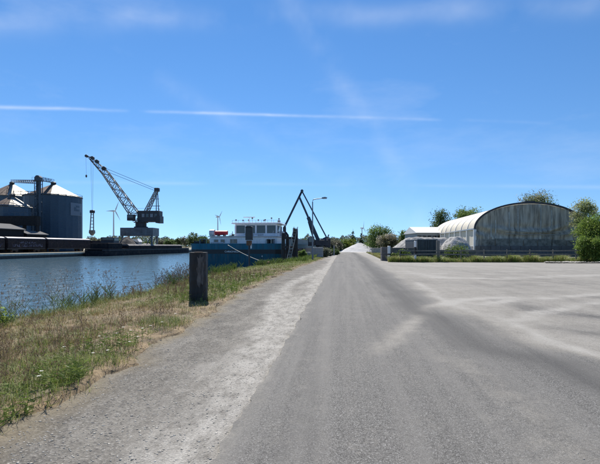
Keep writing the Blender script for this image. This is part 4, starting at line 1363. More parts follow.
ibc('larger white tank in a wire cage on the bank below the crane', 317.5, 60, 1.25)
ibc('smaller white tank on the bank left of the lamp post', 307, 57.5, 0.85)
# fence posts on the bank towards the far end
for px, D, h, lb in ((334, 74, 1.9, 'pale concrete post at the roadside hedge, nearer of two'), (337, 96, 1.7, 'pale concrete post at the roadside hedge, farther of two')):
    p = P(px, HORY, D); t = thing('marker_post', lb, 'post', (p.x, p.y, gz_at(p.x, p.y) - 0.15))
    MB().cbox(-0.1, 0.1, -0.1, 0.1, 0, h, 0.03).build('shaft', CONCP, t)
    MB().prism([(-0.13, h), (0.13, h), (0.0, h + 0.12)], -0.13, 0.13, 'y').build('cap', CONCP, t)

# ------------------------------------------------------------------ right side: rail fence, block walls, heaps, hall
FD = 43.5; kF = FD / FPX
def fpt(px, dy=0.0): return P(px, HORY, FD + dy)
fz = lambda py: EYE + (HORY - py) * kF
t = thing('rail_fence', 'two rail fence of weathered posts along the back of the yard', 'fence', (0, 0, 0))
WOOD = M('weathered_rail', (0.14, 0.14, 0.125), 0.85, var=0.2, scale=4, bump=0.006, streak=(1, 1, 1), grime=0.2)
pxs = [400, 415.2, 438, 461, 484, 507, 530, 553, 576, 599, 622]
for i, px in enumerate(pxs):
    p = fpt(px)
    if px == 438: MB().cbox(p.x - 0.16, p.x + 0.16, p.y - 0.12, p.y + 0.12, -0.1, fz(240.5), 0.03).build('gate_post', WOOD, t)
    elif px == 415.2:
        MB().cbox(p.x - 0.10, p.x + 0.10, p.y - 0.1, p.y + 0.1, -0.1, fz(254), 0.01).build('post', WHITEP, t)
        MB().cbox(p.x - 0.095, p.x + 0.095, p.y - 0.095, p.y + 0.095, fz(254), fz(247), 0.01).build('post_band', BLACK, t)
        MB().cbox(p.x - 0.10, p.x + 0.10, p.y - 0.1, p.y + 0.1, fz(247), fz(241), 0.02).build('post', WHITEP, t)
    else: MB().cbox(p.x - 0.05, p.x + 0.05, p.y - 0.05, p.y + 0.05, -0.1, fz(249.6), 0.02).build('post', WOOD, t)
for zc, hh in ((fz(250.6), 0.12), (fz(254.4), 0.12)):
    for a, b in zip(pxs[:-1], pxs[1:]):
        pa, pb = fpt(a, -0.13), fpt(b, -0.13); pa.z = pb.z = zc + random.uniform(-0.025, 0.025)
        pb.z = pa.z + random.uniform(-0.03, 0.03)
        d = (pb - pa).normalized() * 0.02
        MB().bar(pa + d, pb - d, 0.05, hh).build('rail', WOOD, t)
p = fpt(389, 2.0); t = thing('marker_post', 'white marker post beside the dark block pillar', 'post', (p.x, p.y, -0.05))
MB().cbox(-0.14, 0.14, -0.1, 0.1, 0, EYE + (HORY - 246) * 45.5 / FPX + 0.05, 0.03).build('shaft', WHITEP, t)
MB().box(-0.145, 0.145, -0.105, 0.105, 0.75, 0.9).build('band', BLACK, t)

BLOCK = M('dark_concrete_block', (0.135, 0.130, 0.125), 0.92, var=0.2, scale=1.2, bump=0.015, bscale=12, grime=0.3)
# block pillar
p = P(384.6, HORY, 47.0)
t = thing('block_pillar', 'dark stacked block pillar at the corner of the storage bays', 'pillar', (p.x, p.y, -0.03), YAW)
hh = EYE + (HORY - 247) * 47 / FPX + 0.03
nb = 4
for k in range(nb):
    j = random.uniform(-0.012, 0.012)
    MB().cbox(-0.39 + j, 0.39 + j, -0.39, 0.39, hh * k / nb, hh * (k + 1) / nb - 0.012, 0.025).build('block', BLOCK, t)
# bay wall behind the fence
t = thing('bay_wall', 'low wall of big dark concrete blocks holding back the gravel', 'wall', (0, 0, 0))
D0 = 52.5; kk = D0 / FPX
def blockrow(pxa, pxb, z0, z1, off, D=D0):
    a = P(pxa, HORY, D); b = P(pxb, HORY, D); d = (b - a); L_ = d.length; d.normalize()
    nrm = Vector((-d.y, d.x, 0)); u = -off
    while u < L_:
        u0, u1 = max(u, 0), min(u + 1.5, L_)
        if u1 - u0 > 0.1:
            q0 = a + d * (u0 + 0.012); q1 = a + d * (u1 - 0.012); j = random.uniform(-0.03, 0.03)
            q0 = q0 + nrm * j; q1 = q1 + nrm * j
            v = []
            for z, e in ((z0, 0.0), (z1 - 0.04, 0.0), (z1 - 0.012, 0.03)):
                v += [(*(q0 + d * e + nrm * e).xy, z), (*(q1 - d * e + nrm * e).xy, z), (*(q1 - d * e + nrm * (0.75 - e)).xy, z), (*(q0 + d * e + nrm * (0.75 - e)).xy, z)]
            f = [(3, 2, 1, 0), (8, 9, 10, 11)]
            for k in (0, 4):
                for i in range(4): f.append((k + i, k + (i + 1) % 4, k + 4 + (i + 1) % 4, k + 4 + i))
            MB().add(v, f).build('block', BLOCK, t)
        u += 1.5
blockrow(390, 417, -0.03, 0.72, 0.4); blockrow(390, 417, 0.72, 1.46, 1.1)
blockrow(440, 476, -0.03, 0.72, 0.2); blockrow(440, 476, 0.72, 1.2, 0.9)
# dark container
p = P(427.5, HORY, 52.0)
t = thing('storage_container', 'dark steel container standing between the block walls', 'container', (p.x, p.y, -0.02), YAW)
CONT = M('container_dark_paint', (0.045, 0.055, 0.065), 0.55, 0.2, var=0.2, grime=0.25)
hw_, hh = 1.22, EYE + (HORY - 239.5) * 52 / FPX + 0.02
MB().box(-hw_, hw_, 0.06, 6, 0.15, hh - 0.04).build('body', CONT, t)
MB().box(-hw_ - 0.03, hw_ + 0.03, 0.0, 6.05, hh - 0.04, hh + 0.04).build('roof', GREYP, t)
for s in (-1, 1):
    d = MB().box(min(s * 0.03, s * (hw_ - 0.12)), max(s * 0.03, s * (hw_ - 0.12)), 0.0, 0.06, 0.22, hh - 0.12).build('door', CONT, t)
    for xx in (0.3, 0.8): MB().tube((s * xx, -0.03, 0.22), (s * xx, -0.03, hh - 0.12), 0.022, n=6).build('lock_rod', CONT, d)
    MB().box(min(s * (hw_ - 0.1), s * hw_), max(s * (hw_ - 0.1), s * hw_), -0.02, 0.06, 0, hh - 0.04).build('corner_post', CONT, t)
    MB().box(s * hw_ - 0.1, s * hw_ + 0.1, 5.7, 5.95, 0, 0.15).build('foot', CONT, t)

GRAVEL = M('grey_gravel_heap', (0.29, 0.285, 0.27), 0.95, var=0.30, scale=2.2, bump=0.16, bscale=5)
GRAVELP = M('pale_gravel_heap', (0.33, 0.325, 0.31), 0.95, var=0.28, scale=2.5, bump=0.14, bscale=6)
LIME = M('limestone_heap', (0.44, 0.44, 0.44), 0.95, var=0.10, scale=0.8, bump=0.04, bscale=6)
p = P(418, HORY, 60.5); heap('gravel_heap', 'long grey gravel heap behind the block pillar and wall', (p.x, p.y, -0.01), 5.6, 5.2, 2.85, GRAVEL, 61, 0.30, 0.95, rough=0.07)
p = P(430, HORY, 66); heap('gravel_heap', 'grey gravel heap behind the dark container', (p.x, p.y, -0.01), 5.2, 5.0, 2.9, GRAVEL, 66, 0.45, 0.95, rough=0.05)
p = P(456, HORY, 58.5); heap('gravel_heap', 'small round pebble heap before the white side of the hall', (p.x, p.y, -0.01), 2.75, 3.2, 2.95, GRAVELP, 63, 0.22, 1.45, rough=0.05)
p = P(359.5, HORY, 120); heap('limestone_heap', 'pale limestone heap like a cone at the end of the road', (p.x, p.y, 0.0), 6.0, 6.5, 2.55, LIME, 64, 0.08, 1.0, rough=0.02)
p = P(360, HORY, 112.5)
stuff(grid(np.linspace(-1.0, 11.5, 40), np.linspace(111, 118, 20), lambda X, Y: 0.036 + 0.05 * vnoise(X, Y, 1.2, 71), 'limestone_spill', M('limestone_spill', (0.64, 0.63, 0.60), 0.95, var=0.08, bump=0.03, bscale=8)),
      'pale limestone spill spread across the road before the cone heap', 'spill')
# far low yellow-white wall right of the heap
p = P(377.5, HORY, 92); t = thing('low_wall', 'short pale wall at the right roadside near the limestone heap', 'wall', (p.x, p.y, -0.03), YAW)
MB().cbox(-1.3, 0.9, -0.2, 0.2, 0, 1.15, 0.04).build('masonry', CONCP, t)
MB().cbox(-1.36, 0.96, -0.26, 0.26, 1.15, 1.27, 0.03).build('coping', CONCP, t)

# ---- arched hall
HD = 72.0; kH = HD / FPX
pl = P(477.3, HORY, HD); pr = P(582, HORY, HD)
Wd = (pr - pl).length / 2
pm = (pl + pr) / 2
HYAW = R(-1.5)
t = thing('arched_hall', 'arched fabric storage hall with a dark netted gable and white side', 'hall', (pm.x, pm.y, -0.02), HYAW)
HL = 38.0
def hz(py): return EYE + (HORY - py) * kH + 0.02
zE, zT, zB0 = hz(228.5), hz(203), hz(246)
TARP = M('white_fabric_roof', (0.80, 0.74, 0.61), 0.6, var=0.05, scale=0.4, trans=0.30, grime=0.06)
TARPS = M('white_fabric_side', (0.80, 0.76, 0.66), 0.6, var=0.05, scale=0.4, trans=0.30, grime=0.05)
NET = M('dark_gable_net', (0.37, 0.365, 0.315), 0.85, var=0.42, scale=0.8, trans=0.10, streak=(2.5, 1, 0.25), bump=0.05, bscale=1.2)  # strong streak tint paints the light coming through the folds
def arch(u, inset=0.0):
    w = Wd - inset
    return (w * u, zE + (zT - inset - zE) * math.sqrt(max(0, 1 - u * u)))
N = 40
us = [-math.cos(math.pi * i / N) for i in range(N + 1)]
# roof skin in bays between the ribs, each bay sagging a little
nb = 8
for k in range(nb):
    a, b = 0.12 + (HL - 0.2) * k / nb, 0.12 + (HL - 0.2) * (k + 1) / nb
    vv, ff = [], []; m_ = 6
    for j in range(m_ + 1):
        v_ = j / m_; sag = 0.16 * (1 - (2 * v_ - 1) ** 2)
        for u in us:
            x, z = arch(u, sag); vv.append((x, a + (b - a) * v_, z))
    for j in range(m_):
        for i in range(N): ff.append((j * (N + 1) + i, j * (N + 1) + i + 1, (j + 1) * (N + 1) + i + 1, (j + 1) * (N + 1) + i))
    MB().add(vv, ff).build('roof_panel', TARP, t, True)
    # side panels
    for s in (-1, 1):
        vv, ff = [], []
        for j in range(m_ + 1):
            v_ = j / m_; sag = 0.14 * (1 - (2 * v_ - 1) ** 2)
            for z in np.linspace(zB0, zE, 5): vv.append((s * (Wd - sag), a + 0.12 + (b - a - 0.24) * v_, z))
        for j in range(m_):
            for i in range(4): ff.append((j * 5 + i, j * 5 + i + 1, (j + 1) * 5 + i + 1, (j + 1) * 5 + i))
        MB().add(vv, ff).build('side_panel', TARPS, t, True)
    for s in (-1, 1):
        MB().box(min(s * (Wd - 0.35), s * Wd), max(s * (Wd - 0.35), s * Wd), a + 0.02, b - 0.02, 0, zB0 - 0.05).build('base_block', BLOCK, t)
        MB().box(s * Wd - 0.22, s * Wd + 0.22, a - 0.16, a + 0.16, 0.0, zE - 0.13).build('side_post', WHITEP, t)
def rib(y, w, name, m):
    mb = MB()
    for i in range(N):
        (x0, z0), (x1, z1) = arch(us[i]), arch(us[i + 1]); mb.bar((x0, y, z0 - 0.06), (x1, y, z1 - 0.06), w, 0.2, (0, 1, 0))
    return mb.build(name, m, t)
for k in range(1, nb + 1): rib(0.12 + (HL - 0.2) * k / nb, 0.14, 'rib', STEELG)
for s in (-1, 1):
    MB().box(s * (Wd + 0.06) - 0.16, s * (Wd + 0.06) + 0.16, 0.1, HL, zE - 0.12, zE + 0.10).build('eave_beam', STEELG, t)
# gable edge
mb = MB()
for i in range(N):
    (x0, z0), (x1, z1) = arch(us[i], -0.05), arch(us[i + 1], -0.05)
    mb.bar((x0, 0.0, z0), (x1, 0.0, z1), 0.3, 0.22, (0, 1, 0))
mb.build('gable_arch', DARKST, t)
# gable curtain: hanging folds of netting, real relief
nx, nz_ = 150, 44
zG0 = zB0 + 0.0
vv, ff = [], []
us2 = np.linspace(-1, 1, nx)
for j in range(nz_):
    for i in range(nx):
        u = us2[i]; x = u * (Wd - 0.12)
        zt_ = zE + (zT - 0.1 - zE) * math.sqrt(max(0, 1 - min(1, (x / (Wd - 0.02)) ** 2))) - 0.05
        z = zG0 + (max(zt_, zE - 0.1) - zG0) * j / (nz_ - 1)
        vv.append((x, 0, z))
vv = np.array(vv)
xx, zz_ = vv[:, 0], vv[:, 2]
fold = 0.20 * np.sin(xx * 4.2 + 2.5 * vnoise(xx + 20, zz_, 2.0, 81)) * vnoise(xx + 20, zz_, 1.6, 82)
sagw = 0.40 * np.sin((zz_ - 0.035 * (xx + 1) ** 2) * 3.4 + 3 * vnoise(xx + 20, zz_, 2.5, 83)) * np.exp(-((zz_ - 4.1) / 0.9) ** 2)
vv[:, 1] = 0.12 - fold - sagw - 0.30 * vnoise(xx + 20, zz_ * 1.3, 2.4, 84)
i = np.arange(nx * nz_).reshape(nz_, nx)
ff = np.stack([i[:-1, :-1].ravel(), i[:-1, 1:].ravel(), i[1:, 1:].ravel(), i[1:, :-1].ravel()], 1)
npmesh('gable_curtain', vv, ff, NET, t, smooth=True)
NET2 = M('net_highlight_strip', (0.45, 0.47, 0.44), 0.85, var=0.25, scale=1.2, trans=0.25)  # pale colour painted for light on creases and wrinkles of the net
for xs_, z0_, z1_ in ((-6.3, 3.2, 5.3), (-5.6, 3.0, 6.0), (-3.4, 4.2, 7.4), (-2.0, 4.0, 8.0), (1.6, 4.3, 8.2), (3.3, 4.6, 7.6)):
    MB().box(xs_ - 0.09, xs_ + 0.09, -0.42, -0.36, z0_, z1_).build('crease_highlight', NET2, t)  # added pale strip painting a bright vertical crease in the netting
for zc in (4.0, 3.35):
    pts = [(x, -0.44, zc - 0.55 * (1 - ((x - 2.2) / 6.2) ** 2) * (0.8 if zc > 3.5 else 0.4) + 0.4) for x in np.linspace(-4.0, 8.0, 18)]
    MB().path(pts, 0.045, 5).build('wrinkle_highlight', NET2, t)  # added pale line painting a bright sagging wrinkle in the netting
# gable lower wall of blocks
for r_ in range(2):
    u = -Wd - (0.8 if r_ else 0)
    while u < Wd:
        a, b = max(u, -Wd), min(u + 1.6, Wd)
        if b - a > 0.15: MB().cbox(a + 0.012, b - 0.012, -0.55, 0.10, r_ * 0.85, (r_ + 1) * 0.85 - 0.012, 0.03).build('base_block', BLOCK, t)
        u += 1.6
for k in range(7):
    a = -Wd + 1.0 + k * 2.25
    MB().box(a, a + 2.1, -0.36, -0.30, hz(246) + 0.02, hz(238.5) - 0.35 * random.random()).build('lower_net_panel', M('black_net', (0.24, 0.24, 0.21), 0.9, var=0.4, scale=1.2, trans=0.2), t)
MB().box(-0.8, 0.9, -0.1, 0.5, zT - 0.05, zT + 0.35).build('ridge_vent', DARKST, t)

# white building left of the hall
p0 = P(417, HORY, 104); p1_ = P(447, HORY, 104)
t = thing('white_warehouse', 'pale warehouse with a bright white roof left of the arched hall', 'warehouse', ((p0.x + p1_.x) / 2, (p0.y + p1_.y) / 2, -0.02), YAW)
w = (p1_ - p0).length / 2; kW = 104 / FPX
ze, zr = EYE + (HORY - 233) * kW, EYE + (HORY - 228) * kW
WALLG = M('warehouse_grey_cladding', (0.36, 0.37, 0.375), 0.6, var=0.08, scale=1.0, streak=(8, 8, 0.2))
WR = M('warehouse_white_roof', (0.80, 0.79, 0.76), 0.5, var=0.04)
MB().box(-w, w, 0, 12, 0, ze).build('wall', WALLG, t)
MB().prism([(-0.4, ze), (12.4, ze), (12.4, ze + 0.1), (6.0, zr + 0.5), (-0.4, ze + 0.12)], -w - 0.3, w + 0.3, 'x').build('roof', WR, t)
for k in range(6):
    xx = -w + 2 * w * (k + 0.5) / 6; MB().box(xx - 0.5, xx + 0.5, -0.05, 0.0, ze - 1.5, ze - 0.6).build('window', GLASS, t)

# pale rubble kerb at the right
def rubble(name, pts, n, rmin, rmax, m, spread, seed, zfn):
    r_ = np.random.default_rng(seed)
    base = np.array([(1, 0, 0), (-1, 0, 0), (0, 1, 0), (0, -1, 0), (0, 0, 1), (0, 0, -1)], float)
    fo = np.array([(0, 2, 4), (2, 1, 4), (1, 3, 4), (3, 0, 4), (2, 0, 5), (1, 2, 5), (3, 1, 5), (0, 3, 5)])
    P_ = pts
    rad = rmin + (rmax - rmin) * r_.random(n) ** 3
    co = np.repeat(base[None], n, 0) * (0.6 + 0.8 * r_.random((n, 6, 1)))
    co = co + r_.normal(0, 0.15, (n, 6, 3))
    co[:, :, 2] *= 0.35
    co *= rad[:, None, None]
    a = r_.random(n) * 6.28; c_, s_ = np.cos(a)[:, None], np.sin(a)[:, None]
    x = co[:, :, 0] * c_ - co[:, :, 1] * s_; y = co[:, :, 0] * s_ + co[:, :, 1] * c_
    co[:, :, 0] = x + P_[:, 0:1]; co[:, :, 1] = y + P_[:, 1:2]; co[:, :, 2] += (zfn(P_[:, 0], P_[:, 1]) + rad * 0.08)[:, None]
    f = (fo[None] + 6 * np.arange(n)[:, None, None]).reshape(-1, 3)
    tone = (0.6 + 0.8 * r_.random(n)) ; col = np.repeat(np.stack([tone, tone * 0.98, tone * 0.94], 1), 6, 0)
    return co.reshape(-1, 3), f, col


def stonemat(name, base):
    m = leafmat(name, 0.0, 0.9)
    n, l = nodes_of(m)
    h = [k for k in n if k.bl_idname == 'ShaderNodeHueSaturation'][0]
    mx_ = n.new('ShaderNodeMix'); mx_.data_type = 'RGBA'; mx_.blend_type = 'MULTIPLY'; mx_.inputs['Factor'].default_value = 1
    a = [k for k in n if k.bl_idname == 'ShaderNodeAttribute'][0]
    l.new(a.outputs['Color'], mx_.inputs[6]); mx_.inputs[7].default_value = (*base, 1)
    l.new(mx_.outputs[2], h.inputs['Color'])
    return m


n = 2600
u = rng.random(n); pxk = 545 + 70 * u
Pk = np.array([tuple(P(x, HORY, 41.4 + 0.9 * v).xy) for x, v in zip(pxk, rng.normal(0, 0.45, n))])
co, f, col = rubble('r', Pk, n, 0.03, 0.14, None, 0, 91, lambda x, y: 0.02 + 0.10 * np.exp(-((vnoise(x, y, 1.3, 92) - 0.8) / 0.3) ** 2))
stuff(npmesh('rubble_ridge', co, f, stonemat('pale_rubble', (0.50, 0.48, 0.44)), col=col), 'low ridge of pale rubble before the bush at the right', 'rubble')

# loose stones on the gravel shoulder
n = 30000
Y_ = 2.2 + 24 * rng.random(n) ** 2.1; X_ = -3.5 + 2.6 * rng.random(n) ** 1.35
keep = (X_ > vedge(Y_) - 0.15) & (X_ < -0.9) & (vnoise(X_, Y_, 0.6, 95) + 0.35 * rng.random(n) > 0.45)
Pk = np.stack([X_[keep], Y_[keep]], 1)
co, f, col = rubble('r', Pk, len(Pk), 0.002, 0.0135, None, 0, 93, shoulder_z)
stuff(npmesh('loose_gravel', co, f, stonemat('shoulder_stone', (0.40, 0.385, 0.35)), col=col), 'loose grey stones scattered over the gravel shoulder', 'gravel')
n = 260
Pk = np.stack([-1.35 + rng.normal(0, 0.16, n), 4.9 + rng.normal(0, 0.30, n)], 1)
Pk = Pk[Pk[:, 0] < -1.0]
co, f, col = rubble('r', Pk, len(Pk), 0.002, 0.009, None, 0, 94, shoulder_z)
stuff(npmesh('dark_chippings', co, f, stonemat('dark_chipping', (0.16, 0.155, 0.15)), col=col), 'patch of dark asphalt crumbs on the pale shoulder beside the road', 'gravel')
n = 700
Y_ = 2.2 + 14 * rng.random(n) ** 1.5; X_ = -0.9 + 4.2 * rng.random(n)
Pk = np.stack([X_, Y_], 1)
co, f, col = rubble('r', Pk, n, 0.0015, 0.009, None, 0, 97, lambda x, y: 0.030 + 0 * x)
stuff(npmesh('road_grit', co, f, stonemat('road_grit', (0.36, 0.35, 0.33)), col=col), 'small pale grit scattered on the asphalt road', 'gravel')
n = 5000
Y_ = 2.5 + 28 * rng.random(n) ** 1.6; X_ = 2.0 + 14 * rng.random(n)
keep = X_ > np.interp(Y_, [0, 6, 7, 11, 30], [4.4, 3.9, 3.3, 2.8, 3.0])
Pk = np.stack([X_[keep], Y_[keep]], 1)
co, f, col = rubble('r', Pk, len(Pk), 0.0015, 0.010, None, 0, 96, lambda x, y: np.where(x < 6.2, 0.028, yard_z(x, y)))
stuff(npmesh('yard_gravel', co, f, stonemat('yard_stone', (0.34, 0.33, 0.30)), col=col), 'loose stones scattered across the dusty yard', 'gravel')

# ------------------------------------------------------------------ wind turbines
TURB = M('turbine_white', (0.62, 0.64, 0.66), 0.5, var=0.03)
def turbine(label, px, hub_y, D, bl, ang, yawt):
    p = P(px, HORY, D); h = EYE + (HORY - hub_y) * D / FPX
    t = thing('wind_turbine', label, 'wind turbine', (p.x, p.y, -0.3), YAW + yawt, 'wind turbines on the horizon')
    MB().tube((0, 0, 0), (0, 0, h), 2.6, 1.5, 16).build('tower', TURB, t)
    MB().cbox(-2, 2, -5, 7, h - 1.5, h + 2.5, 0.6).build('nacelle', TURB, t)
    hb_ = MB().tube((0, -8, h + 0.5), (0, -5, h + 0.5), 1.0, 2.0, 12).build('hub', TURB, t)
    for k in range(3):
        a = R(ang + 120 * k); d = Vector((math.sin(a), 0, math.cos(a)))
        side = Vector((d.z, 0, -d.x)); o = Vector((0, -6.5, h + 0.5))
        v = []
        for u, wd in ((0.02, 1.2), (0.2, 2.2), (0.6, 1.3), (1.0, 0.3)):
            c_ = o + d * bl * u
            for sd, dy in ((-0.5, 0), (0, 0.35), (0.5, 0), (0, -0.35)): v.append(c_ + side * wd * sd * 2 + Vector((0, dy * wd, 0)))
        f_ = [(0, 1, 2, 3), (15, 14, 13, 12)]
        for j in range(3):
            for i_ in range(4): f_.append((j * 4 + i_, j * 4 + (i_ + 1) % 4, (j + 1) * 4 + (i_ + 1) % 4, (j + 1) * 4 + i_))
        MB().add(v, f_).build('blade', TURB, t)


turbine('pale wind turbine between the silos and the harbour crane', 113.6, 211, 1300, 34, 25, 1.15)
turbine('pale wind turbine just left of the ship wheelhouse', 217.8, 217, 1500, 30, 40, 1.2)
turbine('faint wind turbine above the limestone heap', 362, 228, 1700, 28, 10, 1.0)

# ------------------------------------------------------------------ vegetation
LEAF = leafmat('leaf_surface', 0.5, 0.55)
BARK = M('bark', (0.10, 0.08, 0.06), 0.9, var=0.25, scale=4, bump=0.02)


def crown_mesh(name, parts, n, size, cols, parent, seed, clumps=40, spread=0.30):
    """parts: ellipsoids (cx,cy,cz,rx,ry,rz); leaves gathered in clumps spread through the volume"""
    r_ = np.random.default_rng(seed)
    vol = np.array([p[3] * p[4] * p[5] for p in parts]); vol = vol / vol.sum()
    cc, cr = [], []
    k = r_.choice(len(parts), clumps, p=vol)
    for i in k:
        c = np.array(parts[i][:3]); rr_ = np.array(parts[i][3:])
        d = r_.normal(size=3); d /= np.linalg.norm(d)
        cc.append(c + d * rr_ * (0.35 + 0.62 * r_.random() ** 0.6)); cr.append(rr_.mean() * spread * (0.6 + 0.8 * r_.random()))
    cc, cr = np.array(cc), np.array(cr)
    w = cr ** 2; w = w / w.sum()
    ci = r_.choice(clumps, n, p=w)
    pos = cc[ci] + r_.normal(size=(n, 3)) * cr[ci][:, None] * np.array([0.8, 0.8, 0.65])
    a = r_.normal(size=(n, 3)); a /= np.linalg.norm(a, axis=1)[:, None]
    b = np.cross(a, r_.normal(size=(n, 3))); b /= np.linalg.norm(b, axis=1)[:, None]
    s = size * (0.55 + 0.9 * r_.random(n))[:, None]
    co = np.stack([pos - a * s, pos + b * s * 0.55, pos + a * s, pos - b * s * 0.55], 1).reshape(-1, 3)
    cols = np.array(cols); cidx = r_.integers(0, len(cols), clumps)
    tone = (0.75 + 0.5 * r_.random(clumps))
    col = 1.25 * cols[cidx[ci]] * tone[ci][:, None] * (0.8 + 0.4 * r_.random(n))[:, None]
    col = np.repeat(col, 4, 0)
    f = np.arange(n * 4).reshape(n, 4)
    return npmesh(name, co, f, LEAF, parent, col=np.clip(col, 0, 1)), cc


GREENS = [(0.10, 0.155, 0.040), (0.085, 0.135, 0.036), (0.125, 0.18, 0.045)]
DARKG = [(0.060, 0.095, 0.035), (0.070, 0.11, 0.040), (0.080, 0.12, 0.040)]
PALEG = [(0.20, 0.235, 0.10), (0.16, 0.20, 0.08), (0.24, 0.25, 0.13)]
YELG = [(0.16, 0.20, 0.03), (0.13, 0.17, 0.03), (0.11, 0.15, 0.03)]
GREYG = [(0.10, 0.11, 0.075), (0.12, 0.12, 0.085), (0.075, 0.09, 0.05)]
BLOSS = [(0.16, 0.15, 0.10), (0.30, 0.28, 0.24), (0.12, 0.12, 0.06)]
PINKY = [(0.14, 0.16, 0.07), (0.11, 0.15, 0.05), (0.17, 0.16, 0.10)]


def tree(name, label, px, ytop, ybot, wpx, D, cols, n, seed, ground=-0.05, group=None, clumps=46, leaf=None, trunk=True, spread=0.30, cat='tree', lobes=5):
    p = P(px, HORY, D); k = D / FPX
    zt = EYE + (HORY - ytop) * k; zb = EYE + (HORY - ybot) * k; W = wpx * k / 2
    t = thing(name, label, cat, (p.x, p.y, ground), 0, group)
    H = zt - ground; Bt = max(zb - ground, 0.0)
    rr_ = random.Random(seed)
    ch = (H - Bt)
    parts = [(0, 0, Bt + ch * 0.5, W * 0.72, W * 0.72, ch * 0.42)]
    for i in range(lobes):
        a = rr_.uniform(0, 6.28); u = rr_.uniform(0.25, 0.78)
        parts.append((W * 0.55 * math.cos(a), W * 0.55 * math.sin(a), Bt + ch * u, W * rr_.uniform(0.3, 0.5), W * rr_.uniform(0.3, 0.5), ch * rr_.uniform(0.16, 0.26)))
    cr, cc = crown_mesh('crown', parts, int(n * 2.2) if leaf is None else n, leaf or 0.0042 * D * 0.34, cols, t, seed, clumps, spread)
    if trunk:
        tr = 0.022 * H + 0.04
        mb = MB(); top = (rr_.uniform(-.05, .05) * W, 0, Bt + ch * 0.72)
        mb.path([(0, 0, -0.2), (rr_.uniform(-.04, .04) * W, 0, Bt * 0.6 + 0.2), (rr_.uniform(-.06, .06) * W, 0, Bt + ch * 0.35), top], [tr * 1.3, tr, tr * 0.75, tr * 0.3], 8)
        tk = mb.build('trunk', BARK, t)
        for i in range(min(10, len(cc))):
            c_ = cc[i]; z0 = Bt * 0.7 + ch * 0.08 + 0.35 * max(0, c_[2] - Bt) * 0.8
            MB().path([(0, 0, z0), (c_[0] * 0.45, c_[1] * 0.45, (z0 + c_[2]) / 2 + 0.1), tuple(c_)], [tr * 0.5, tr * 0.32, tr * 0.1], 5).build('limb', BARK, tk)
    return t


# right side
tree('hall_tree', 'loose olive green tree crown rising behind the top of the arched hall', 538, 192, 226, 42, 122, PINKY, 5200, 101, clumps=60)
tree('leafy_tree', 'dark green tree behind the left shoulder of the hall roof', 469, 205, 232, 36, 128, GREENS, 4200, 102)
tree('leafy_tree', 'loose dark tree behind the white warehouse roof', 440, 207, 236, 23, 132, DARKG, 2600, 103, spread=0.34)
tree('young_tree', 'pale yellow green tree between the hall and the big bush', 585, 196, 244, 36, 66, PALEG, 5200, 104, clumps=70, spread=0.22)
tree('leafy_tree', 'bright green tree to the right of the limestone heap', 379, 225, 250, 30, 118, GREENS, 4200, 105)
tree('blossom_tree', 'whitish flowering shrub before the tree right of the limestone heap', 387, 233, 252, 24, 104, BLOSS, 3000, 106)
tree('leafy_tree', 'small tree top showing over the gravel heap', 405, 230, 246, 15, 150, GREENS, 1800, 107)
tree('leafy_tree', 'small round tree top beside the warehouse, right of another', 412, 231, 246, 10, 160, DARKG, 1200, 108)
# conifers
def conifer(label, px, ytop, D, wpx, seed):
    p = P(px, HORY, D); k = D / FPX; H = EYE + (HORY - ytop) * k
    t = thing('conifer', label, 'tree', (p.x, p.y, -0.05), 0, 'conifers behind the limestone heap')
    W = wpx * k / 2
    parts = [(0, 0, H * u, W * (1.05 - u) * 1.1 + 0.1, W * (1.05 - u) * 1.1 + 0.1, H * 0.12) for u in (0.12, 0.28, 0.45, 0.6, 0.75, 0.87, 0.94)]
    crown_mesh('crown', parts, 2600, 0.24, [(0.028, 0.055, 0.024), (0.036, 0.068, 0.028)], t, seed, 60, 0.3)
    MB().tube((0, 0, -0.2), (0, 0, H * 0.97), 0.22, 0.03, 8).build('trunk', BARK, t)
conifer('taller dark conifer left of centre behind the limestone heap', 353, 228, 170, 8, 111)
conifer('shorter slim dark conifer right above the limestone heap', 361, 233, 185, 6, 112)
tree('leafy_shrub', 'yellow green shrub left of the limestone heap', 347.5, 239, 252, 20, 132, YELG, 2600, 113, cat='shrub', trunk=True)
tree('leafy_tree', 'grey green tree far behind the limestone heap', 371, 239, 250, 14, 190, GREYG, 1500, 114)
# big bush at the right edge: three stems grown together
t = tree('large_bush', 'big bright green bush at the right edge beyond the yard', 598, 213, 262, 44, 44.5, [(0.13, 0.19, 0.035), (0.10, 0.16, 0.035), (0.16, 0.22, 0.045)], 22000, 115, clumps=130, leaf=0.07, cat='bush', spread=0.24, lobes=9)
tree('large_bush', 'lower green bush spreading left at the foot of the big one', 587, 236, 263, 22, 43.2, [(0.135, 0.195, 0.04), (0.11, 0.165, 0.035)], 9000, 116, clumps=70, leaf=0.075, cat='bush', spread=0.26)
tree('large_bush', 'dense green bush low at the right picture edge beneath the big one', 603, 232, 268, 34, 42.6, [(0.13, 0.19, 0.035), (0.10, 0.16, 0.035), (0.16, 0.22, 0.045)], 14000, 117, clumps=90, leaf=0.065, cat='bush', spread=0.26, lobes=7)
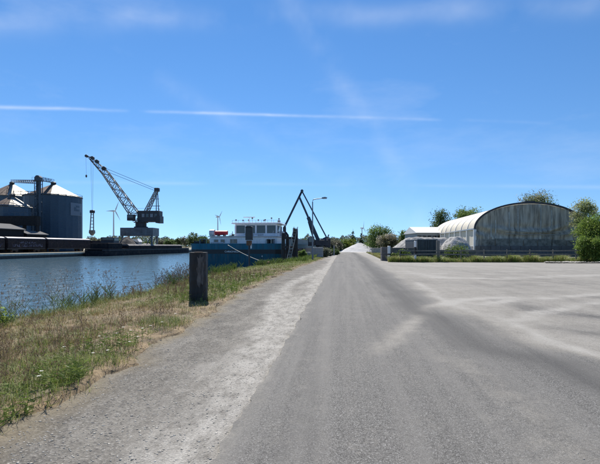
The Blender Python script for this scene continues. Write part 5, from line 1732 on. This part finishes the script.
# hedge and trees on the left roadside
for k, (px, yt, D, w, cols, lb) in enumerate((
        (330, 240, 92, 18, GREYG, 'grey green roadside shrub just right of the crane'),
        (324, 243, 84, 14, DARKG, 'dark low shrub at the foot of the crane'),
        (336, 238, 122, 14, GREYG, 'tall grey roadside shrub towards the end of the road'),
        (340, 241, 128, 10, DARKG, 'dark shrub at the end of the left roadside'),
        (333, 249, 78, 13, DARKG, 'low dark bush at the roadside behind the pale post'),
        (327, 249, 70, 12, GREYG, 'low grey bush beside the white tank'),
        (322.5, 248, 63, 14, GREYG, 'grey green shrub just right of the larger white tank'),
        (302.5, 250, 54, 9, GREENS, 'small green shrub right of the mooring piles'),
        (300, 239, 140, 26, DARKG, 'dark tree across the ship hold, left of the lamp'),
        (288, 241, 170, 18, DARKG, 'dark tree beyond the ship behind the piles'))):
    tree('roadside_shrub' if k < 8 else 'leafy_tree', lb, px, yt, 262 if k < 4 else 258, w, D, cols, 2600, 120 + k, ground=-0.25 if k < 8 else -0.3, cat='shrub' if k < 8 else 'tree', spread=0.3)
# trees along the far bank, left
far = [(97, 238, 300, 13), (105, 239, 320, 14), (117, 240, 330, 16), (126, 239, 310, 12), (137, 241, 340, 14), (150, 241, 330, 14), (160, 240, 320, 13), (170, 239, 310, 14), (179, 238, 300, 13), (186, 236, 290, 12), (194, 231, 270, 16), (203, 236, 290, 13), (209, 238, 310, 12), (226, 239, 320, 14), (281, 240, 300, 10), (311, 241, 330, 14), (322, 240, 300, 14)]
names = ['behind the short open wagon', 'left of the turbine', 'right of the turbine', 'at the left of the crane portal', 'seen under the crane portal', 'right of the crane legs', 'behind the stern of the far barge', 'above the middle of the far barge', 'right above the far barge', 'behind the bow of the far barge', 'tallest beyond the far barge bow', 'left of the red boat cover', 'behind the grey canister on the ship', 'behind the ship wheelhouse front', 'behind the ship stairs', 'behind the lamp post', 'behind the crane counterweight']
for k, ((px, yt, D, w), nm) in enumerate(zip(far, names)):
    tree('far_tree', 'far green tree on the horizon ' + nm, px, yt, 246, w, D, DARKG if k % 3 else GREYG, 1300, 140 + k, ground=-0.35, group='trees along the far bank', clumps=26, trunk=True, leaf=0.42)
# far wood on the horizon
n = 42000
bear = rng.uniform(-45, 400, n); D_ = 520 + 160 * rng.random(n)
p_ = np.stack([((bear - 300) / FPX * CA - SA) * D_, ((bear - 300) / FPX * SA + CA) * D_], 1)
hmax = 7 + 8 * vnoise(bear, bear * 0, 7, 98) + 3 * vnoise(bear, bear * 0, 2.5, 99)
zz2 = -0.4 + hmax * rng.random(n) ** 0.7
pos = np.stack([p_[:, 0], p_[:, 1], zz2], 1)
a = rng.normal(size=(n, 3)); a /= np.linalg.norm(a, axis=1)[:, None]
b = np.cross(a, rng.normal(size=(n, 3))); b /= np.linalg.norm(b, axis=1)[:, None]
s = 0.9 * (0.6 + 0.8 * rng.random(n))[:, None]
co = np.stack([pos - a * s, pos + b * s * 0.6, pos + a * s, pos - b * s * 0.6], 1).reshape(-1, 3)
base = np.array([(0.07, 0.09, 0.055), (0.085, 0.10, 0.065), (0.06, 0.08, 0.05)])[rng.integers(0, 3, n)]
stuff(npmesh('far_wood', co, np.arange(n * 4).reshape(n, 4), LEAF, col=np.repeat(base * (0.8 + 0.4 * rng.random((n, 1))), 4, 0)), 'distant strip of woodland along the horizon', 'woodland')

# ------------------------------------------------------------------ grass and weeds of the verge
GRASSM = leafmat('grass_blade', 0.30, 0.6)


def blades(pos, h, w, lean, col, seed):
    """curved three-face blades; pos (n,3), h,w,lean arrays, col (n,3)"""
    r_ = np.random.default_rng(seed); n = len(pos)
    a = r_.random(n) * 6.283; d = np.stack([np.cos(a), np.sin(a), np.zeros(n)], 1); sd = np.stack([-np.sin(a), np.cos(a), np.zeros(n)], 1)
    up = np.array([0, 0, 1.0])
    w = w[:, None]; h_ = h[:, None]; le = lean[:, None]
    m1 = pos + up * h_ * 0.55 + d * h_ * le * 0.35
    tp = pos + up * h_ * (1 - 0.25 * le) + d * h_ * le
    co = np.stack([pos - sd * w, pos + sd * w, m1 + sd * w * 0.75, m1 - sd * w * 0.75, tp + sd * w * 0.12, tp - sd * w * 0.12], 1).reshape(-1, 3)
    i = np.arange(n)[:, None] * 6
    f = np.concatenate([i + np.array([0, 1, 2, 3]), i + np.array([3, 2, 4, 5])], 0)
    return co, f, np.repeat(col, 6, 0)


STRAW = np.array([(0.32, 0.235, 0.105), (0.27, 0.19, 0.085), (0.20, 0.145, 0.07), (0.38, 0.30, 0.14), (0.21, 0.19, 0.06)])
BROWN = np.array([(0.16, 0.105, 0.062), (0.125, 0.082, 0.052), (0.21, 0.145, 0.08)])
GRN = np.array([(0.14, 0.20, 0.035), (0.19, 0.25, 0.05), (0.11, 0.165, 0.03), (0.24, 0.26, 0.07)])


def greenness(x, y):
    g = 0.14 + 0.65 * sstep(0.52, 0.80, vnoise(x, y, 1.7, 201))
    c = crest(y)
    g = g + 0.75 * np.exp(-((x - c) / 0.9) ** 2) * (0.35 + vnoise(x, y, 1.3, 206))
    for (px, py, r_, s_) in ((62, 385, 0.55, 0.95), (105, 352, 0.7, 0.6), (25, 420, 0.35, 0.7), (222, 290, 2.2, 1.0), (240, 280, 3.0, 0.9), (190, 300, 0.9, 0.8), (300, 264, 4, 0.95), (20, 370, .4, .35)):
        q_ = G(px, py); g = g + s_ * np.exp(-(((x - q_.x) ** 2 + ((y - q_.y) * 0.7) ** 2) / r_ ** 2))
    g = g + 0.30 * sstep(22, 45, y)
    return np.clip(g, 0, 1)


# tufts
nt = 24000
Yt = 2.0 + 60 * rng.random(nt) ** 1.9
ed, cr_ = vedge(Yt), crest(Yt)
u = rng.random(nt)
Xt = ed + 0.05 - (ed - cr_ + 1.3) * u
dens = sstep(0.0, 0.5, ed - Xt) * (0.35 + 0.65 * sstep(0.28, 0.55, vnoise(Xt, Yt, 0.8, 202))) + 0.05
keep = rng.random(nt) < dens
Xt, Yt = Xt[keep], Yt[keep]; nt = len(Xt)
gn = greenness(Xt, Yt)
isg = rng.random(nt) < gn
tall = (0.7 + 0.9 * vnoise(Xt, Yt, 1.2, 203)) * np.where(isg, 1.15, 0.85)
nb_ = np.where(Yt < 14, 13, np.where(Yt < 30, 9, 6))
idx = np.repeat(np.arange(nt), nb_); n = len(idx)
far_ = np.clip(Yt[idx] / 12, 1, 3.0)
off = rng.normal(size=(n, 2)) * (0.045 * far_ + 0.02)[:, None]
x = Xt[idx] + off[:, 0]; y = Yt[idx] + off[:, 1]
z = verge_z(x, y) - 0.015
h = 0.13 * tall[idx] * (0.25 + 1.0 * rng.random(n)) * np.where(x < crest(y) + 0.9, 1.5, 1.0)
w_ = 0.0022 * far_ * (0.6 + 1.1 * rng.random(n))
pick = np.where(isg[idx][:, None], GRN[rng.integers(0, 4, n)], STRAW[rng.integers(0, 5, n)])
br = (vnoise(Xt, Yt, 1.4, 204) > 0.42)[idx] & ~isg[idx] & (rng.random(n) < 0.75)
pick[br] = BROWN[rng.integers(0, 3, br.sum())]
pick = pick * (0.75 + 0.5 * rng.random((n, 1)))
co, f, col = blades(np.stack([x, y, z], 1), h, w_, 0.3 + 1.2 * rng.random(n) ** 1.3, pick, 205)
stuff(npmesh('verge_grass', co, f, GRASSM, col=col), 'dry straw coloured and green grass covering the verge', 'grass')

# matted dead litter lying flat between the tufts
n = 45000
y = 2.0 + 36 * rng.random(n) ** 2.0; e_, c_ = vedge(y), crest(y)
x = e_ - 0.02 - (e_ - c_) * rng.random(n)
z = verge_z(x, y) + 0.004
a = rng.random(n) * 6.283; ln = (0.03 + 0.09 * rng.random(n)) * np.clip(y / 9, 0.8, 2.2); wd = 0.0026 * np.clip(y / 8, 0.8, 3)
d = np.stack([np.cos(a) * ln, np.sin(a) * ln, (rng.random(n) - 0.2) * 0.05], 1); sd = np.stack([-np.sin(a) * wd, np.cos(a) * wd, np.zeros(n)], 1)
p0_ = np.stack([x, y, z], 1)
co = np.stack([p0_ - sd, p0_ + sd, p0_ + d + sd, p0_ + d - sd], 1).reshape(-1, 3)
colr = STRAW[rng.integers(0, 5, n)] * (0.6 + 0.7 * rng.random((n, 1)))
stuff(npmesh('dead_litter', co, np.arange(n * 4).reshape(n, 4), GRASSM, col=np.repeat(colr, 4, 0)), 'flat dead stalks lying between the grass tufts', 'litter')


def stems(name, label, pts, hmin, hmax, cols, nside, lw, seed, leafy=0.0, leafcol=None, headcol=None):
    """upright branched weed stalks as thin quads, with small leaves or seed heads"""
    r_ = np.random.default_rng(seed)
    V, F, CO = [], [], []
    def quad(p, q_, w0, w1, c_):
        d = q_ - p; s_ = np.cross(d, (r_.random() - .5, r_.random() - .5, 0.1)); s_ /= (np.linalg.norm(s_) + 1e-9)
        o = len(V); V.extend([p - s_ * w0, p + s_ * w0, q_ + s_ * w1, q_ - s_ * w1]); F.append((o, o + 1, o + 2, o + 3)); CO.extend([c_] * 4)
    for (x_, y_) in pts:
        z_ = float(verge_z(np.array([x_]), np.array([y_]))[0]) - 0.02
        h_ = hmin + (hmax - hmin) * r_.random(); sc = max(1.0, y_ / 9.0) * lw
        c_ = np.array(cols[r_.integers(0, len(cols))]) * (0.7 + 0.6 * r_.random())
        p = np.array((x_, y_, z_)); ln = np.array((r_.normal(0, .13), r_.normal(0, .13), 1.0)) * h_
        pm_ = p + ln * 0.5 + r_.normal(0, 0.012, 3); tp = p + ln
        quad(p, pm_, 0.0035 * sc, 0.003 * sc, c_); quad(pm_, tp, 0.003 * sc, 0.0015 * sc, c_)
        for k in range(nside):
            u_ = 0.3 + 0.68 * r_.random(); b0 = p + ln * u_; a_ = r_.random() * 6.283
            b1 = b0 + np.array((math.cos(a_) * 0.16, math.sin(a_) * 0.16, 0.22)) * h_ * (0.5 + 0.6 * r_.random())
            quad(b0, b1, 0.002 * sc, 0.001 * sc, c_)
            if headcol is not None:
                hc = np.array(headcol) * (0.7 + 0.6 * r_.random())
                for j in range(3):
                    q0 = b1 + r_.normal(0, 0.012 * h_ + 0.004, 3) ; quad(q0, q0 + np.array((0, 0, 0.03 * h_ + 0.008)), 0.006 * sc, 0.004 * sc, hc)
            if leafy:
                lc = np.array(leafcol[r_.integers(0, len(leafcol))]) * (0.7 + 0.6 * r_.random())
                for j in range(2):
                    q0 = p + ln * r_.random() * 0.9; a2 = r_.random() * 6.283
                    q1 = q0 + np.array((math.cos(a2), math.sin(a2), 1.1 if leafy > 0.15 else 0.3)) * leafy * (0.5 + r_.random())
                    quad(q0, q1, (0.0045 if leafy > 0.15 else 0.006) * sc, 0.0018 * sc, lc)
    return stuff(npmesh(name, np.array(V), np.array(F), GRASSM, col=np.clip(np.array(CO), 0, 1)), label, 'weeds')


def scatter(n, fx, seed):
    r_ = np.random.default_rng(seed); return [fx(r_) for _ in range(n)]


def verge_pt(r_, ymin=2.5, ymax=22, pw=1.6):
    y_ = ymin + (ymax - ymin) * r_.random() ** pw; e_ = float(vedge(np.array(y_))); c_ = float(crest(y_)); return (e_ - 0.35 - (e_ - c_ - 0.35) * r_.random(), y_)


pts = [p for p in scatter(1700, verge_pt, 211) if vnoise(p[0], p[1], 1.4, 204) > 0.44]
stems('dead_weeds', 'brown dead weed stalks standing all over the verge', pts, 0.18, 0.48, [(0.12, 0.085, 0.06), (0.16, 0.115, 0.08), (0.21, 0.16, 0.09)], 5, 1.0, 212, headcol=(0.20, 0.145, 0.085))
def crest_pt(r_, ymin=8, ymax=46):
    y_ = ymin + (ymax - ymin) * r_.random(); return (float(crest(y_)) + r_.normal(0, 0.30), y_)
stems('bank_reeds', 'green reeds and weeds along the water edge', [p for p in scatter(520, crest_pt, 213) if vnoise(p[0] * 0, p[1], 2.2, 214) > 0.5], 0.22, 0.6, [(0.10, 0.13, 0.04), (0.085, 0.10, 0.05)], 4, 1.3, 215, leafy=0.22, leafcol=[(0.085, 0.135, 0.03), (0.11, 0.16, 0.04), (0.075, 0.11, 0.03)])
stems('tall_dry_stalks', 'tall thin dry stalks before the water at the left', scatter(80, lambda r_: (float(crest(11)) + r_.normal(0.1, 0.45), 8.0 + 6.5 * r_.random()), 216), 0.65, 1.15, [(0.12, 0.10, 0.075), (0.16, 0.13, 0.09)], 6, 0.9, 217, headcol=(0.17, 0.13, 0.10))
# grey shrubs by the edge, half way along
stems('twiggy_weeds', 'grey twiggy weeds at the crest halfway to the post', scatter(130, lambda r_: (float(crest(19)) + r_.normal(0.1, 0.35), 18.3 + 4.5 * r_.random()), 218), 0.45, 0.95, [(0.13, 0.115, 0.10), (0.10, 0.09, 0.08)], 8, 0.9, 219, headcol=(0.15, 0.13, 0.115))
# leafy green herbs near the viewer and around the post
def patch(px, py, r0):
    q_ = G(px, py)
    return lambda r_: (q_.x + r_.normal(0, r0), q_.y + r_.normal(0, r0 * 1.3))
pts = scatter(60, patch(62, 388, 0.20), 221) + scatter(70, patch(105, 350, 0.35), 222) + scatter(50, patch(25, 425, 0.15), 223) + scatter(130, patch(222, 292, 0.7), 224) + scatter(60, patch(188, 303, 0.45), 225) + scatter(120, patch(245, 280, 1.1), 226)
pts = [p for p in pts if p[0] < float(vedge(np.array(p[1]))) - 0.12]
stems('green_herbs', 'bright green leafy herbs in patches on the verge', pts, 0.12, 0.34, [(0.12, 0.17, 0.04)], 4, 1.0, 227, leafy=0.085, leafcol=[(0.17, 0.23, 0.05), (0.14, 0.20, 0.04), (0.22, 0.27, 0.08)])
pts = [p for p in scatter(420, lambda r_: (float(crest(50)) + 0.2 + 2.4 * r_.random(), 42 + 22 * r_.random()), 228)]
stems('roadside_herbs', 'light green herbs below the lamp post and piles', pts, 0.15, 0.42, [(0.12, 0.17, 0.04)], 4, 0.8, 229, leafy=0.22, leafcol=[(0.15, 0.21, 0.05), (0.11, 0.17, 0.03)])
# white daisies: small heads on stems
V, F, CO = [], [], []
r_ = np.random.default_rng(230)
for (px, py) in ((117, 345), (128, 342), (137, 349), (143, 341), (147, 336), (130, 352), (95, 348), (84, 350), (90, 373), (44, 388), (36, 395), (110, 366), (122, 338), (160, 333), (175, 325), (66, 362), (240, 285), (228, 283), (252, 279)):
    q_ = G(px + r_.normal(0, 2), py, 0.10); z_ = float(verge_z(np.array([q_.x]), np.array([q_.y]))[0])
    sc = max(1.0, q_.y / 6); top = np.array((q_.x, q_.y, z_ + 0.22 + 0.05 * r_.random()))
    for k in range(12):
        a = 2 * math.pi * k / 12 + r_.random(); d = np.array((math.cos(a), math.sin(a), 0.25)) * 0.019 * sc; s_ = np.array((-math.sin(a), math.cos(a), 0)) * 0.006 * sc
        o = len(V); V += [top - s_ * .4, top + s_ * .4, top + d + s_, top + d - s_]; F.append((o, o + 1, o + 2, o + 3)); CO += [(0.62, 0.61, 0.55)] * 4
    o = len(V); b_ = np.array((q_.x, q_.y, z_ - 0.02)); w = np.array((0.002 * sc, 0, 0)); V += [b_ - w, b_ + w, top + w, top - w]; F.append((o, o + 1, o + 2, o + 3)); CO += [(0.10, 0.15, 0.04)] * 4
stuff(npmesh('white_wildflowers', np.array(V), np.array(F), GRASSM, col=np.array(CO)), 'small white wildflowers scattered through the near verge', 'flowers')

# leafy bush cut by the left edge
q_ = G(-4, 326, -0.2)
z_ = gz_at(q_.x, q_.y)
t = thing('leafy_bush', 'small bright leafy bush at the left edge above the water', 'bush', (q_.x, q_.y, z_ - 0.03))
crown_mesh('crown', [(0, 0, 0.35, 0.26, 0.3, 0.3), (0.08, 0, 0.15, 0.2, 0.2, 0.15)], 900, 0.028, [(0.13, 0.19, 0.035), (0.10, 0.15, 0.03), (0.16, 0.21, 0.05)], t, 241, 26, 0.25)
for k in range(6): MB().path([(0, 0, 0), (0.05 * math.cos(k), 0.05 * math.sin(k), 0.2), (0.18 * math.cos(k), 0.18 * math.sin(k), 0.5)], [0.006, 0.005, 0.002], 5).build('stem', BARK, t)

# weeds along the yard's back fence
n = 48000
pxw = rng.uniform(388, 606, n); D_ = 43.0 + 9.0 * rng.random(n) ** 1.8
dens = 0.3 + 0.7 * vnoise(pxw, D_ * 0, 9, 251)
k_ = rng.random(n) < dens; pxw, D_ = pxw[k_], D_[k_]; n = len(pxw)
x = ((pxw - 300) / FPX * CA - SA) * D_; y = ((pxw - 300) / FPX * SA + CA) * D_
cols = np.where((rng.random(n) < 0.78)[:, None], GRN[rng.integers(0, 4, n)] * 1.15, STRAW[rng.integers(0, 5, n)])
co, f, col = blades(np.stack([x, y, np.full(n, -0.03)], 1), (0.25 + 0.55 * rng.random(n)) * (0.5 + 0.8 * vnoise(pxw, D_ * 0, 6, 252)), np.full(n, 0.016), 0.2 + 0.7 * rng.random(n), cols * (0.75 + 0.5 * rng.random((n, 1))), 253)
stuff(npmesh('fence_weeds', co, f, GRASSM, col=col), 'green weeds and grass along the foot of the rail fence', 'weeds')
for k, (px, w, yt, D, lb) in enumerate(((456, 32, 245.5, 48.5, 'low green bramble behind the rails before the pebble heap'), (404, 14, 250, 47, 'small weed bush before the block wall beside the white marker post'), (394, 9, 253.5, 45.5, 'small green weed clump at the foot of the dark pillar'))):
    tree('bramble_bush', lb, px, yt, 259, w, D, [(0.085, 0.125, 0.03), (0.065, 0.10, 0.03)], 2600, 260 + k, ground=-0.03, cat='bush', leaf=0.07, trunk=True, spread=0.3)
n = 6000
pxw = rng.uniform(366, 384, n); D_ = 50 + 55 * rng.random(n)
x = ((pxw - 300) / FPX * CA - SA) * D_; y = ((pxw - 300) / FPX * SA + CA) * D_
k_ = x > 4.6 + 0.02 * (y - 50); x, y, D_ = x[k_], y[k_], D_[k_]; n = len(x)
cols = np.where((rng.random(n) < 0.6)[:, None], GRN[rng.integers(0, 4, n)], STRAW[rng.integers(0, 5, n)])
co, f, col = blades(np.stack([x, y, np.full(n, -0.03)], 1), 0.15 + 0.3 * rng.random(n), np.full(n, 0.03), 0.3 + 0.6 * rng.random(n), cols, 271)
stuff(npmesh('roadside_grass', co, f, GRASSM, col=col), 'grass strip at the right roadside towards the limestone heap', 'grass')
print('objects', len(bpy.data.objects), 'tris', sum(sum(len(p.vertices) - 2 for p in o.data.polygons) for o in bpy.data.objects if o.type == 'MESH' and len(o.data.polygons) < 3000) )
